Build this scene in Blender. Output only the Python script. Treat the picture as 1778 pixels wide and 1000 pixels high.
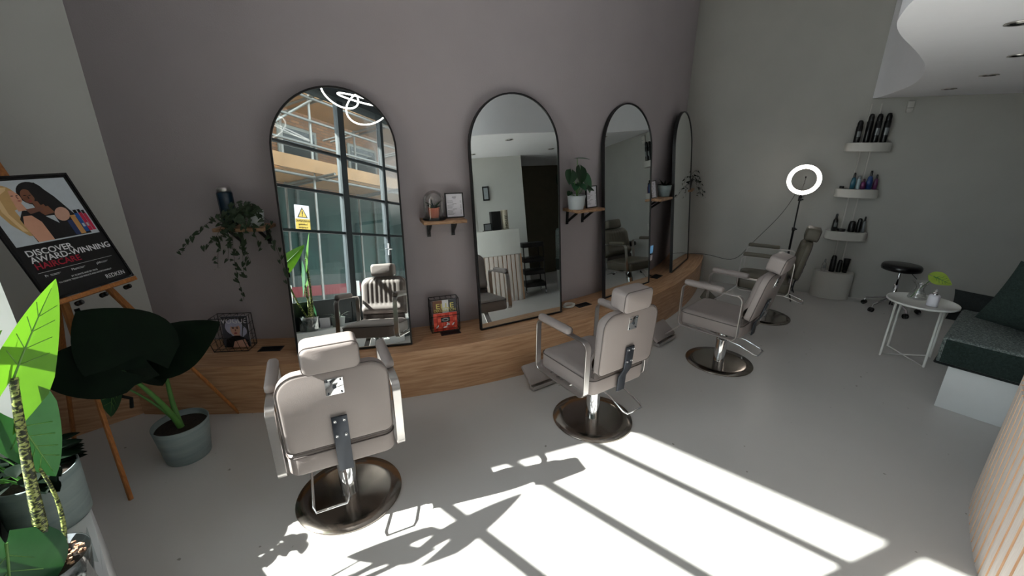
import bpy, bmesh, math, random
from math import sin, cos, pi, radians as R, sqrt, atan2
from mathutils import Vector as V, Matrix as M, Euler

for o in list(bpy.data.objects): bpy.data.objects.remove(o, do_unlink=True)
C = bpy.context.scene.collection
sc = bpy.context.scene

# ------------------------------------------------------------ camera, world, sun, exposure
cd = bpy.data.cameras.new('camera'); cam = bpy.data.objects.new('camera', cd); C.objects.link(cam)
cd.sensor_width = 36; cd.lens = 14.794; cd.clip_start = 0.03; cd.clip_end = 200
cam.location = (0, -3.476, 1.777); cam.rotation_euler = (R(90-18.419), 0, R(-32.069))
sc.camera = cam

w = bpy.data.worlds.new('sky'); sc.world = w; w.use_nodes = True
nt = w.node_tree; bg = nt.nodes['Background']
bg.inputs[0].default_value = (0.88, 0.94, 1.0, 1); bg.inputs[1].default_value = 2.6

SUN_DIR = V((0.951+0.57*0.309, 0.309-0.57*0.951, -1.0)).normalized()   # light travels: one metre in from the shopfront per metre down
sd = bpy.data.lights.new('sun', 'SUN'); so = bpy.data.objects.new('sun', sd); C.objects.link(so)
sd.energy = 24; sd.angle = R(0.55); sd.color = (1.0, 0.97, 0.92)
so.rotation_euler = SUN_DIR.to_track_quat('-Z', 'Y').to_euler(); so.location = (-6, 2, 8)

sc.view_settings.view_transform = 'Standard'; sc.view_settings.look = 'None'
sc.view_settings.exposure = 1.05; sc.view_settings.gamma = 1; sc.view_settings.use_curve_mapping = False

# ------------------------------------------------------------ materials
def srgb(r, g, b):
    f = lambda c: (c/255/12.92) if c/255 <= 0.04045 else ((c/255+0.055)/1.055)**2.4
    return (f(r), f(g), f(b), 1)
def mat(name, col, rough=0.5, metal=0, var=0.06, scale=8, bump=0.0, bscale=60, coat=0, emis=None, estr=0, spec=0.5, trans=0, stretch=None):
    m = bpy.data.materials.new(name); m.use_nodes = True; t = m.node_tree; b = t.nodes['Principled BSDF']
    c = srgb(*col)
    b.inputs['Roughness'].default_value = rough; b.inputs['Metallic'].default_value = metal
    b.inputs['Specular IOR Level'].default_value = spec
    if coat: b.inputs['Coat Weight'].default_value = coat; b.inputs['Coat Roughness'].default_value = 0.12
    if trans: b.inputs['Transmission Weight'].default_value = trans; b.inputs['IOR'].default_value = 1.3
    if emis: b.inputs['Emission Color'].default_value = srgb(*emis); b.inputs['Emission Strength'].default_value = estr
    tc = t.nodes.new('ShaderNodeTexCoord'); mp = t.nodes.new('ShaderNodeMapping'); t.links.new(tc.outputs['Object'], mp.inputs[0])
    if stretch: mp.inputs['Scale'].default_value = stretch
    n = t.nodes.new('ShaderNodeTexNoise'); n.inputs['Scale'].default_value = scale; n.inputs['Detail'].default_value = 5
    t.links.new(mp.outputs[0], n.inputs['Vector'])
    r = t.nodes.new('ShaderNodeValToRGB'); r.color_ramp.elements[0].position = 0.3; r.color_ramp.elements[1].position = 0.7
    r.color_ramp.elements[0].color = tuple(x*(1-var) for x in c[:3])+(1,); r.color_ramp.elements[1].color = tuple(min(1, x*(1+var)) for x in c[:3])+(1,)
    t.links.new(n.outputs['Fac'], r.inputs[0]); t.links.new(r.outputs[0], b.inputs['Base Color'])
    if bump:
        n2 = t.nodes.new('ShaderNodeTexNoise'); n2.inputs['Scale'].default_value = bscale; n2.inputs['Detail'].default_value = 3
        t.links.new(mp.outputs[0], n2.inputs['Vector'])
        bp = t.nodes.new('ShaderNodeBump'); bp.inputs['Strength'].default_value = bump; bp.inputs['Distance'].default_value = 0.004
        t.links.new(n2.outputs['Fac'], bp.inputs['Height']); t.links.new(bp.outputs[0], b.inputs['Normal'])
    return m
def ramp_mat(name, cols, kind, scale, stretch=(1, 1, 1), rough=0.5, bump=0.2, coord='Object', dist=1.0, detail=4, coat=0):
    """two or more colours driven by a noise or a wave"""
    m = bpy.data.materials.new(name); m.use_nodes = True; t = m.node_tree; b = t.nodes['Principled BSDF']
    b.inputs['Roughness'].default_value = rough
    if coat: b.inputs['Coat Weight'].default_value = coat; b.inputs['Coat Roughness'].default_value = 0.1
    tc = t.nodes.new('ShaderNodeTexCoord'); mp = t.nodes.new('ShaderNodeMapping'); mp.inputs['Scale'].default_value = stretch
    t.links.new(tc.outputs[coord], mp.inputs[0])
    if kind == 'noise':
        n = t.nodes.new('ShaderNodeTexNoise'); n.inputs['Scale'].default_value = scale; n.inputs['Detail'].default_value = detail; n.inputs['Distortion'].default_value = dist
        out = n.outputs['Fac']
    elif kind == 'voronoi':
        n = t.nodes.new('ShaderNodeTexVoronoi'); n.inputs['Scale'].default_value = scale; out = n.outputs['Distance']
    else:
        n = t.nodes.new('ShaderNodeTexWave'); n.inputs['Scale'].default_value = scale; n.inputs['Distortion'].default_value = dist; n.inputs['Detail'].default_value = detail
        n.bands_direction = kind; out = n.outputs['Fac']
    t.links.new(mp.outputs[0], n.inputs['Vector'])
    r = t.nodes.new('ShaderNodeValToRGB'); t.links.new(out, r.inputs[0])
    els = r.color_ramp.elements
    while len(els) < len(cols): els.new(0.5)
    for e, (p, c) in zip(els, cols): e.position = p; e.color = srgb(*c)
    t.links.new(r.outputs[0], b.inputs['Base Color'])
    if bump:
        bp = t.nodes.new('ShaderNodeBump'); bp.inputs['Strength'].default_value = bump; bp.inputs['Distance'].default_value = 0.003
        t.links.new(out, bp.inputs['Height']); t.links.new(bp.outputs[0], b.inputs['Normal'])
    return m
def glass_mat(name, tint=(1, 1, 1), gloss=0.08):
    m = bpy.data.materials.new(name); m.use_nodes = True; t = m.node_tree; t.nodes.clear()
    o = t.nodes.new('ShaderNodeOutputMaterial'); mx = t.nodes.new('ShaderNodeMixShader'); tr = t.nodes.new('ShaderNodeBsdfTransparent')
    g = t.nodes.new('ShaderNodeBsdfGlossy'); g.inputs['Roughness'].default_value = 0.02; tr.inputs[0].default_value = (*tint, 1)
    lw = t.nodes.new('ShaderNodeLayerWeight'); lw.inputs[0].default_value = 0.25
    ma = t.nodes.new('ShaderNodeMath'); ma.operation = 'MULTIPLY_ADD'; ma.inputs[1].default_value = 0.5; ma.inputs[2].default_value = gloss
    t.links.new(lw.outputs['Fresnel'], ma.inputs[0]); t.links.new(ma.outputs[0], mx.inputs[0])
    t.links.new(tr.outputs[0], mx.inputs[1]); t.links.new(g.outputs[0], mx.inputs[2]); t.links.new(mx.outputs[0], o.inputs[0])
    return m

MT = {}
MT['wall_grey'] = mat('plaster_mauve_grey', (170, 162, 165), 0.85, var=0.03, scale=2.5, bump=0.25, bscale=120)
MT['wall_white'] = mat('plaster_white', (196, 196, 192), 0.8, var=0.02, scale=3, bump=0.15, bscale=90)
MT['wall_back'] = mat('plaster_back', (176, 175, 170), 0.85, var=0.03, scale=3, bump=0.2, bscale=110)
MT['ceil'] = mat('ceiling_white', (244, 244, 250), 0.55, var=0.01)
MT['pier'] = mat('pier_white', (225, 227, 230), 0.7, var=0.015)
MT['wall_dark'] = mat('unlit_recess_olive', (92, 86, 70), 0.8, var=0.08)  # darkness of the unlit corridor put into the wall colour
def floor_mat():
    m = bpy.data.materials.new('resin_floor'); m.use_nodes = True; t = m.node_tree; b = t.nodes['Principled BSDF']
    tc = t.nodes.new('ShaderNodeTexCoord')
    n = t.nodes.new('ShaderNodeTexNoise'); n.inputs['Scale'].default_value = 1.3; n.inputs['Detail'].default_value = 6
    r = t.nodes.new('ShaderNodeValToRGB'); r.color_ramp.elements[0].color = srgb(188, 186, 184); r.color_ramp.elements[1].color = srgb(204, 201, 199)
    v = t.nodes.new('ShaderNodeTexNoise'); v.inputs['Scale'].default_value = 16; v.inputs['Detail'].default_value = 2
    vr = t.nodes.new('ShaderNodeValToRGB'); vr.color_ramp.elements[0].position = 0.735; vr.color_ramp.elements[1].position = 0.76
    vr.color_ramp.elements[0].color = (0, 0, 0, 1); vr.color_ramp.elements[1].color = (1, 1, 1, 1)
    mx = t.nodes.new('ShaderNodeMix'); mx.data_type = 'RGBA'
    for q in (n, v): t.links.new(tc.outputs['Object'], q.inputs['Vector'])
    t.links.new(n.outputs['Fac'], r.inputs[0]); t.links.new(v.outputs['Fac'], vr.inputs[0]); t.links.new(vr.outputs[0], mx.inputs[0])
    t.links.new(r.outputs[0], mx.inputs[6]); mx.inputs[7].default_value = srgb(140, 136, 130); t.links.new(mx.outputs[2], b.inputs['Base Color'])
    n2 = t.nodes.new('ShaderNodeTexNoise'); n2.inputs['Scale'].default_value = 3; n2.inputs['Detail'].default_value = 4
    rr = t.nodes.new('ShaderNodeMapRange'); rr.inputs[3].default_value = 0.26; rr.inputs[4].default_value = 0.45
    t.links.new(n2.outputs['Fac'], rr.inputs[0]); t.links.new(rr.outputs[0], b.inputs['Roughness'])
    b.inputs['Specular IOR Level'].default_value = 0.35
    return m
MT['floor'] = floor_mat()
MT['oak'] = ramp_mat('oak_veneer', [(0.3, (164, 121, 86)), (0.5, (188, 146, 110)), (0.7, (204, 165, 130))], 'noise', 3.0, (1.2, 16, 1), 0.42, 0.08, coord='UV', dist=0.6, detail=6)
MT['pine'] = ramp_mat('pale_pine', [(0.3, (204, 158, 122)), (0.7, (224, 184, 148))], 'noise', 6, (12, 12, 1), 0.55, 0.1)
MT['pine_pale'] = ramp_mat('whitewashed_slat', [(0.3, (214, 202, 194)), (0.7, (230, 220, 214))], 'noise', 6, (12, 12, 1), 0.55, 0.1)
MT['shelf_wood'] = ramp_mat('rustic_shelf_wood', [(0.3, (120, 86, 60)), (0.7, (190, 152, 118))], 'noise', 7, (2, 14, 14), 0.6, 0.3)
MT['easel_wood'] = ramp_mat('easel_beech', [(0.3, (150, 92, 44)), (0.7, (190, 124, 66))], 'noise', 8, (10, 10, 1), 0.5, 0.15)
MT['taupe'] = mat('taupe_vinyl', (152, 142, 139), 0.5, var=0.03, scale=5, bump=0.12, bscale=260, spec=0.4)
MT['taupe_dark'] = mat('taupe_piping', (92, 84, 82), 0.55)
MT['olive'] = mat('olive_vinyl', (92, 87, 76), 0.5, var=0.03, scale=5, bump=0.12, bscale=260, spec=0.4)
MT['steel'] = mat('brushed_steel', (196, 192, 190), 0.28, 1, var=0.04, scale=30, stretch=(1, 1, 20))
MT['chrome'] = mat('chrome', (225, 226, 228), 0.07, 1, var=0.0)
MT['base_steel'] = mat('smoked_steel_disc', (158, 150, 142), 0.16, 1, var=0.06, scale=4)
MT['black'] = mat('matt_black_metal', (18, 18, 20), 0.45, 0.0, var=0.1)
MT['black_gloss'] = mat('black_plastic', (12, 12, 14), 0.25, var=0.1, scale=12)
MT['gunmetal'] = mat('slate_bracket_metal', (58, 62, 70), 0.4, 0.6)
MT['mirror'] = mat('mirror_silver', (232, 236, 234), 0.0, 1, var=0.0)
MT['white'] = mat('white_lacquer', (224, 224, 220), 0.4, var=0.01)
MT['white_box'] = mat('white_bench_panel', (206, 208, 208), 0.6, var=0.02)
MT['white_shelf'] = mat('shelf_white', (198, 196, 190), 0.5, var=0.02)
MT['grey_cloth'] = ramp_mat('grey_tweed', [(0.35, (58, 66, 66)), (0.55, (104, 114, 112)), (0.75, (150, 158, 154))], 'noise', 90, (1, 1, 1), 0.9, 0.5)
MT['green_cloth'] = ramp_mat('dark_green_wool', [(0.3, (14, 26, 24)), (0.7, (34, 50, 46))], 'noise', 80, (1, 1, 1), 0.95, 0.4)
MT['black_cloth'] = ramp_mat('black_weave', [(0.3, (14, 18, 18)), (0.7, (30, 36, 36))], 'noise', 80, (1, 1, 1), 0.95, 0.4)
MT['pot_grey'] = ramp_mat('blue_grey_ceramic', [(0.3, (118, 132, 134)), (0.7, (142, 154, 154))], 'noise', 3, (1, 1, 7), 0.6, 0.15)
MT['pot_pale'] = mat('pale_grey_ceramic', (176, 182, 184), 0.6)
MT['terracotta'] = mat('terracotta', (186, 104, 78), 0.7)
MT['soil'] = ramp_mat('potting_soil', [(0.3, (22, 16, 12)), (0.7, (52, 38, 28))], 'noise', 60, (1, 1, 1), 0.95, 0.9)
MT['bark'] = ramp_mat('bark_chips', [(0.3, (92, 58, 40)), (0.7, (196, 156, 128))], 'voronoi', 70, (1, 1, 1), 0.9, 0.9)
MT['glass'] = glass_mat('clear_glass')
MT['pane'] = glass_mat('window_glass', (0.95, 0.98, 0.97), 0.03)
MT['sleeve'] = glass_mat('clear_plastic_sleeve', (0.82, 0.88, 0.88), 0.22)
MT['frame_dark'] = mat('dark_teal_steel', (26, 36, 42), 0.45)
MT['paper'] = mat('white_paper', (228, 226, 234), 0.7, var=0.01)
MT['ink'] = mat('black_ink', (36, 36, 40), 0.7)
def leafmat(name, c1, c2, scale=9, sub=0.0, tc=(170, 222, 44), rough=0.45, spec=0.3):
    m = ramp_mat(name, [(0.3, c1), (0.7, c2)], 'noise', scale, (1, 1, 1), rough, 0.1); m.node_tree.nodes['Principled BSDF'].inputs['Specular IOR Level'].default_value = spec
    if sub:
        t = m.node_tree; b = t.nodes['Principled BSDF']; o = t.nodes['Material Output']
        tl = t.nodes.new('ShaderNodeBsdfTranslucent'); tl.inputs[0].default_value = srgb(*tc)
        mx = t.nodes.new('ShaderNodeMixShader'); mx.inputs[0].default_value = sub
        t.links.new(b.outputs[0], mx.inputs[1]); t.links.new(tl.outputs[0], mx.inputs[2]); t.links.new(mx.outputs[0], o.inputs[0])
    return m
MT['leaf_lime'] = leafmat('lime_leaf', (66, 112, 38), (84, 134, 46), 6, 0.3, (104, 158, 34))
MT['leaf_mid'] = leafmat('green_leaf', (34, 78, 52), (58, 104, 70), 6, 0.08, (60, 120, 50))
MT['leaf_dark'] = leafmat('dark_leaf', (14, 40, 20), (26, 58, 30))
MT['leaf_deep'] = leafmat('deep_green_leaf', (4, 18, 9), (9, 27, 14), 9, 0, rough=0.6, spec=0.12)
MT['leaf_ivy'] = leafmat('ivy_leaf', (26, 42, 28), (56, 72, 50), 30)
MT['vein'] = mat('leaf_vein', (112, 156, 84), 0.5)
MT['stem'] = mat('green_stem', (82, 132, 62), 0.5, var=0.15)
MT['stem_ivy'] = mat('ivy_stem', (60, 62, 44), 0.7)
MT['zebra'] = ramp_mat('zebra_stem', [(0.47, (34, 42, 22)), (0.54, (140, 150, 80)), (0.72, (184, 192, 118))], 'noise', 75, (1, 1, 1.7), 0.5, 0.1, dist=0.6, detail=2)
MT['cable'] = mat('black_cable', (24, 24, 26), 0.5)
MT['emit'] = mat('led_diffuser', (255, 250, 244), 0.5, var=0, emis=(255, 246, 236), estr=5.5)
MT['emit_soft'] = mat('pendant_led', (255, 250, 244), 0.5, var=0, emis=(255, 252, 248), estr=3.0)
MT['pink'] = mat('pink_marker', (220, 60, 110), 0.5)

# ------------------------------------------------------------ mesh helpers
class MB:
    def __init__(s): s.v = []; s.f = []; s.m = []; s.sm = []; s.uv = None
    def add(s, vs, fs, mi=0, smooth=False):
        k = len(s.v); s.v += [tuple(q) for q in vs]
        for f in fs: s.f.append([k+i for i in f]); s.m.append(mi); s.sm.append(smooth)
        return s
    def xf(s, mx, start=0):
        for i in range(start, len(s.v)): s.v[i] = tuple(mx @ V(s.v[i]))
        return s
    def box(s, c, d, rz=0, mi=0, rot=None):
        x, y, z = d[0]/2, d[1]/2, d[2]/2
        mx = M.Translation(c) @ (rot.to_4x4() if rot is not None else M.Rotation(rz, 4, 'Z'))
        vs = [mx @ V((a*x, b*y, e*z)) for e in (-1, 1) for a, b in ((-1, -1), (1, -1), (1, 1), (-1, 1))]
        return s.add(vs, [(3, 2, 1, 0), (4, 5, 6, 7), (0, 1, 5, 4), (1, 2, 6, 5), (2, 3, 7, 6), (3, 0, 4, 7)], mi)
    def bar(s, a, b, wd, th, up=(0, 0, 1), mi=0):
        a, b = V(a), V(b); d = (b-a); L = d.length; d.normalize(); u = V(up); x = d.cross(u)
        if x.length < 1e-4: x = d.cross(V((1, 0, 0)))
        x.normalize(); y = x.cross(d)
        rot = M((x, d, y)).transposed()
        return s.box((a+b)/2, (wd, L, th), rot=rot, mi=mi)
    def lathe(s, prof, n=24, c=(0, 0, 0), mi=0, smooth=True, a0=0, a1=2*pi, sy=1.0):
        full = abs(a1-a0-2*pi) < 1e-6; k = n if full else n+1; vs = []
        for r, z in prof:
            for i in range(k):
                t = a0+(a1-a0)*i/n; vs.append((c[0]+r*cos(t), c[1]+r*sin(t)*sy, c[2]+z))
        fs = []
        for j in range(len(prof)-1):
            for i in range(n):
                i2 = (i+1) % k if full else i+1
                fs.append((j*k+i, j*k+i2, (j+1)*k+i2, (j+1)*k+i))
        return s.add(vs, fs, mi, smooth)
    def tube(s, path, r, n=8, closed=False, mi=0, rs=None, cap=True):
        P = [V(p) for p in path]; m = len(P); vs = []; prev = None
        for i, p in enumerate(P):
            if closed: d = P[(i+1) % m]-P[i-1]
            else: d = P[min(i+1, m-1)]-P[max(i-1, 0)]
            if d.length < 1e-9: d = V((0, 0, 1))
            d.normalize()
            if prev is None:
                a = V((0, 0, 1)) if abs(d.z) < 0.9 else V((1, 0, 0)); x = d.cross(a).normalized()
            else:
                x = prev-d*prev.dot(d); x.normalize()
            prev = x; y = d.cross(x); rr = rs[i] if rs else r
            for j in range(n): t = 2*pi*j/n; vs.append(p+x*rr*cos(t)+y*rr*sin(t))
        fs = []
        for i in range(m if closed else m-1):
            i2 = (i+1) % m
            for j in range(n): j2 = (j+1) % n; fs.append((i*n+j, i2*n+j, i2*n+j2, i*n+j2)[::-1])
        if cap and not closed: fs.append(tuple(range(n))[::-1][::-1]); fs.append(tuple((m-1)*n+j for j in range(n))[::-1])
        return s.add(vs, fs, mi, True)
    def prism(s, out, z0, z1, mi=0, cap=True, smooth=False):
        n = len(out); vs = [(x, y, z0) for x, y in out]+[(x, y, z1) for x, y in out]
        fs = [(i, (i+1) % n, n+(i+1) % n, n+i) for i in range(n)]
        s.add(vs, fs, mi, smooth)
        if cap: s.add(vs, [tuple(range(n))[::-1], tuple(range(n, 2*n))], mi)
        return s
    def mesh(s, name, mats):
        me = bpy.data.meshes.new(name); me.from_pydata(s.v, [], s.f)
        for m in mats: me.materials.append(m)
        for p, mi, sm in zip(me.polygons, s.m, s.sm): p.material_index = mi; p.use_smooth = sm
        if s.uv:
            ul = me.uv_layers.new(name='UVMap')
            for lp in me.loops: ul.data[lp.index].uv = s.uv[lp.vertex_index]
        me.validate(); me.update()
        return me

def link(name, me, parent=None, loc=(0, 0, 0), rot=(0, 0, 0)):
    o = bpy.data.objects.new(name, me); C.objects.link(o); o.location = loc; o.rotation_euler = rot
    if parent: o.parent = parent
    return o
def obj(name, mb, mats, parent=None, loc=(0, 0, 0), rot=(0, 0, 0), bevel=0, seg=2, smooth=False, label=None):
    if not isinstance(mats, (list, tuple)): mats = [mats]
    mats = [MT[m] if isinstance(m, str) else m for m in mats]
    me = mb.mesh(name, mats)
    if bevel or smooth:
        bm = bmesh.new(); bm.from_mesh(me)
        if bevel:
            bmesh.ops.remove_doubles(bm, verts=bm.verts, dist=1e-5)
            ed = [e for e in bm.edges if len(e.link_faces) == 2 and e.calc_face_angle(0) > 0.5]
            bmesh.ops.bevel(bm, geom=ed, offset=bevel, segments=seg, profile=0.5, affect='EDGES', clamp_overlap=True)
        bm.normal_update()
        for f in bm.faces: f.smooth = True
        bm.to_mesh(me); bm.free()
        try: me.set_sharp_from_angle(angle=R(40))
        except Exception: pass
    o = link(name, me, parent, loc, rot)
    if label: o['label'] = label
    return o
def thing(name, label, cat, loc=(0, 0, 0), rz=0, group=None, rot=None):
    o = bpy.data.objects.new(name, None); C.objects.link(o); o.location = loc; o.rotation_euler = rot if rot else (0, 0, rz)
    o.empty_display_size = 0.1; tag(o, label, cat, group); return o
def tag(o, label, cat, group=None):
    o['label'] = label; o['category'] = cat
    if group: o['group'] = group
    return o
def struct(o, label=None, cat=None):
    o['kind'] = 'structure'
    if label: o['label'] = label
    if cat: o['category'] = cat
    return o
def copy_tree(o, parent=None):
    c = o.copy(); C.objects.link(c); c.parent = parent
    for ch in [q for q in bpy.data.objects if q.parent == o]: copy_tree(ch, c)
    return c
def kids(o): return [q for q in bpy.data.objects if q.parent == o]
_tc = {}
def text(name, s, size, m, parent, loc, rot=(0, 0, 0), align='LEFT', depth=0.0006, sx=1, bold=0.0):
    cu = bpy.data.curves.new('t', 'FONT'); cu.body = s; cu.size = size; cu.align_x = align; cu.extrude = depth; cu.resolution_u = 3; cu.offset = bold
    to = bpy.data.objects.new('t', cu); C.objects.link(to)
    dg = bpy.context.evaluated_depsgraph_get(); me = bpy.data.meshes.new_from_object(to.evaluated_get(dg))
    bpy.data.objects.remove(to); me.name = name; me.materials.clear(); me.materials.append(MT[m] if isinstance(m, str) else m)
    o = link(name, me, parent, loc, rot); o.scale = (sx, 1, 1); return o

# curved wall geometry (measured): centre and radii
OX, OY = 2.287, 4.499
RW, RB = 5.015, 5.455
def cp(th, r, z=0): return V((OX+r*sin(th), OY-r*cos(th), z))
TH_R, TH_L = 0.600, -0.6465     # ends of the curved wall
NX = V((0.9511, 0.3090, 0)); LX = V((0.3090, -0.9511, 0)); WROT = atan2(LX.y, LX.x)    # shopfront normal / direction
def sf(n, l, z=0): return NX*n+LX*l+V((0, 0, z))

# ============================================================ STRUCTURE
HI = 4.3
mb = MB(); mb.add([(-4, -7.5, 0), (10.5, -7.5, 0), (10.5, 2.5, 0), (-4, 2.5, 0)], [(0, 1, 2, 3)])
# floor cut to the room outline (keeps the street outside)
L0 = cp(TH_L, RW); Bdir = V((-0.955, -0.295, 0)).normalized(); L1 = L0+Bdir*1.75
BWd = V((0.5606, -0.8281, 0)); BW0 = V((6.067, -1.294, 0))
Rc = cp(0.5745, RW); BWe = BW0+BWd*5.2
pA = sf(-1.62, -0.35); pB = sf(-1.62, 6.4)
arc = [cp(TH_L+(0.5745-TH_L)*i/60, RW) for i in range(61)]
outline = [(p.x, p.y) for p in arc[::-1]]+[(L1.x, L1.y), (pA.x, pA.y), (pB.x, pB.y), (BWe.x, pB.y), (BWe.x, BWe.y)]
mb = MB(); mb.prism(outline, -0.1, 0)
o = struct(obj('floor', mb, 'floor'))
def quadwall(name, pts, z0, z1, m, th=0.12, **k):
    """vertical wall following pts; thickness goes to the left of travel"""
    mb = MB(); P = [V((p[0], p[1], 0)) for p in pts]; n = len(P); out = []
    nr = []
    for i in range(n):
        d = (P[min(i+1, n-1)]-P[max(i-1, 0)]).normalized(); nr.append(V((-d.y, d.x, 0)))
    out = [(p.x, p.y) for p in P]+[((p+q*th).x, (p+q*th).y) for p, q in list(zip(P, nr))[::-1]]
    vs = [(x, y, z0) for x, y in out]+[(x, y, z1) for x, y in out]; N = len(out)
    fs = [(i, (i+1) % N, N+(i+1) % N, N+i) for i in range(N)]
    fs += [(i, i+1, N-2-i, N-1-i)[::-1] for i in range(n-1)]+[(N+i, N+i+1, N+N-2-i, N+N-1-i) for i in range(n-1)]
    mb.add(vs, fs)
    return struct(obj(name, mb, m, smooth=(n > 5)))
quadwall('wall_main', arc, 0, HI, 'wall_grey')
quadwall('wall_left', [(L1.x, L1.y), (L0.x, L0.y)], 0, HI, 'wall_white')  # paler plaster carries the extra light this wall's orientation gets
quadwall('wall_right', [(Rc.x, Rc.y), (BWe.x, BWe.y)], 0, HI, 'wall_back')
quadwall('wall_west', [(pA.x, pA.y), (L1.x, L1.y)], 0, HI, 'wall_white')
quadwall('wall_south', [(BWe.x, BWe.y), (BWe.x, pB.y), (pB.x, pB.y)], 0, HI, 'wall_back')
# high ceiling over everything
mb = MB(); mb.prism(outline, HI, HI+0.1); struct(obj('ceiling', mb, 'ceil'))
# low ceiling with wavy front edge
edge = [(6.067, -1.294), (5.949, -1.409), (5.496, -1.691), (4.991, -1.96), (4.458, -2.152), (4.012, -2.287), (3.613, -2.372), (3.229, -2.441), (2.838, -2.504), (2.565, -2.57), (2.403, -2.638), (2.214, -2.728), (1.95, -2.90), (1.70, -3.15), (1.45, -3.45), (1.15, -3.72), (0.8, -3.95), (0.5, -4.25), (0.40, -4.7), (0.38, -5.3)]
def smooth_poly(P, it=2):
    P = [V((a, b, 0)) for a, b in P]
    for _ in range(it):
        Q = [P[0]]
        for a, b in zip(P[:-1], P[1:]): Q += [a*0.75+b*0.25, a*0.25+b*0.75]
        Q.append(P[-1]); P = Q
    return [(p.x, p.y) for p in P]
ed = smooth_poly(edge, 2)
LO = 2.295
pBs = sf(-1.42, 5.9)
mb = MB(); ring = ed+[(pB.x+0.02, pB.y+0.02), (BWe.x, pB.y+0.02), (BWe.x, BWe.y)]
from mathutils.geometry import tessellate_polygon
tri = tessellate_polygon([[V((a, b, 0)) for a, b in ring]])
n = len(ring)
mb.add([(a, b, LO) for a, b in ring], [t for t in tri], 0)
mb.add([(a, b, LO+0.06) for a, b in ring], [t[::-1] for t in tri], 0)
mb.add([(a, b, LO) for a, b in ed]+[(a, b, HI) for a, b in ed], [(i, i+1, len(ed)+i+1, len(ed)+i) for i in range(len(ed)-1)], 0, True)
lowc = struct(obj('ceiling.001', mb, 'ceil')); lowc['label'] = 'lowered white ceiling with a wavy front edge and fascia'
# recessed downlights
for i, (x, y) in enumerate([(2.985, -2.875), (3.996, -2.71), (4.878, -2.415), (5.682, -2.004), (2.9, -4.0), (4.1, -3.58), (5.2, -3.4), (6.2, -3.0)]):
    t = thing('downlight', ['round recessed downlight nearest the picture edge in the lowered ceiling', 'second round downlight in the lowered ceiling, at the right edge below the first',
        'small recessed downlight further back in the lowered ceiling', 'recessed downlight closest to the wall box and top shelf', 'downlight over the far side of the reception desk', 'downlight reflected at right in the second arched mirror',
        'downlight above the sofa', 'downlight by the back wall beyond the sofa'][i], 'downlight', (x, y, LO), group='recessed downlights in the lowered ceiling')
    m_ = MB(); m_.lathe([(0.052, -0.001), (0.056, -0.006), (0.040, -0.006), (0.036, -0.001)], 24); obj('rim', m_, 'steel', t)
    m_ = MB(); m_.lathe([(0.0001, -0.0005), (0.038, -0.0005)], 20); m_.lathe([(0.036, -0.0008), (0.036, -0.0055)], 20); obj('baffle', m_, 'black', t)
    m_ = MB(); m_.lathe([(0.0001, -0.0035), (0.014, -0.0025), (0.018, -0.001)], 16); obj('bulb', m_, 'white', t)

# pier at the far end of the shopfront
mb = MB(); P = [sf(-1.15, 0.95), sf(-1.48, 0.79), sf(-1.62, 0.79), sf(-1.62, -0.35), sf(-1.50, -0.35), sf(-1.32, 0.6), sf(-1.18, 0.87)]
mb.prism([(p.x, p.y) for p in P], 0, HI)
struct(obj('wall_pier', mb, 'pier'))
# window ledge
mb = MB(); P = [sf(-1.15, 0.95), sf(-1.15, 2.86), sf(-1.44, 2.86), sf(-1.44, 0.80)]
mb.prism([(p.x, p.y) for p in P], 0, 0.35)
o = struct(obj('trim_1', mb, 'pier', bevel=0.006)); o['label'] = 'low white window ledge'
# shopfront glazing: frame pieces and panes; local frame x=l, y=n, z
sfm = M(((LX.x, NX.x, 0), (LX.y, NX.y, 0), (0, 0, 1))).to_4x4()
win = bpy.data.objects.new('window_1', None); C.objects.link(win); win.matrix_world = M.Identity(4); struct(win)
NP = -1.42
def fbox(l0, l1, z0, z1, name='frame_bar', n0=NP-0.035, n1=NP+0.035, m='frame_dark', par=win):
    b = MB(); pp = [sf(n0, l0), sf(n0, l1), sf(n1, l1), sf(n1, l0)]; b.prism([(p.x, p.y) for p in pp][::-1], z0, z1); return obj(name, b, m, par)
TOP = 3.05; ZT = [2.385, 1.917, 1.45]
VL = [0.79, 2.255, 2.95, 4.2, 5.45]
LEND = 5.9
fbox(0.79, LEND, TOP, HI, 'lintel', NP-0.08, NP+0.10)
fbox(0.79, 2.9, 0.0, 0.62, 'kick_panel', NP-0.03, NP+0.03)
fbox(2.9, LEND, 0.0, 0.25, 'kick_panel', NP-0.03, NP+0.03)
for i, l in enumerate(VL):
    wd = 0.09 if i == 1 else (0.03 if i == 0 else 0.05)
    fbox(l-(0 if i == 0 else wd/2), l+wd/2, 0.02, TOP, 'mullion')
for z in ZT:
    fbox(0.82, LEND, z-0.015, z+0.015, 'transom', NP-0.02, NP+0.02)
fbox(0.82, 2.9, 0.60, 0.66, 'transom')
zs = [0.64]+ZT[::-1]+[TOP]
for a, b in zip([0.79]+VL[1:], VL[1:]+[LEND]):
    if b-a < 0.1: continue
    for z0, z1 in zip(zs[:-1], zs[1:]):
        g = fbox(a+0.03, b-0.03, z0+0.02, z1-0.02, 'pane', NP-0.003, NP+0.003, 'pane')
fbox(2.9, LEND, 0.25, 0.66, 'pane', NP-0.003, NP+0.003, 'pane')
hb = MB(); p0 = sf(NP+0.04, 2.93, 1.26); hb.tube([p0, p0+NX*0.05], 0.008); hb.tube([p0+NX*0.05, p0+NX*0.05-LX*0.12], 0.009); hb.box(p0, (0.03, 0.012, 0.16), rz=WROT)
obj('door_handle', hb, 'chrome', win)
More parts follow.
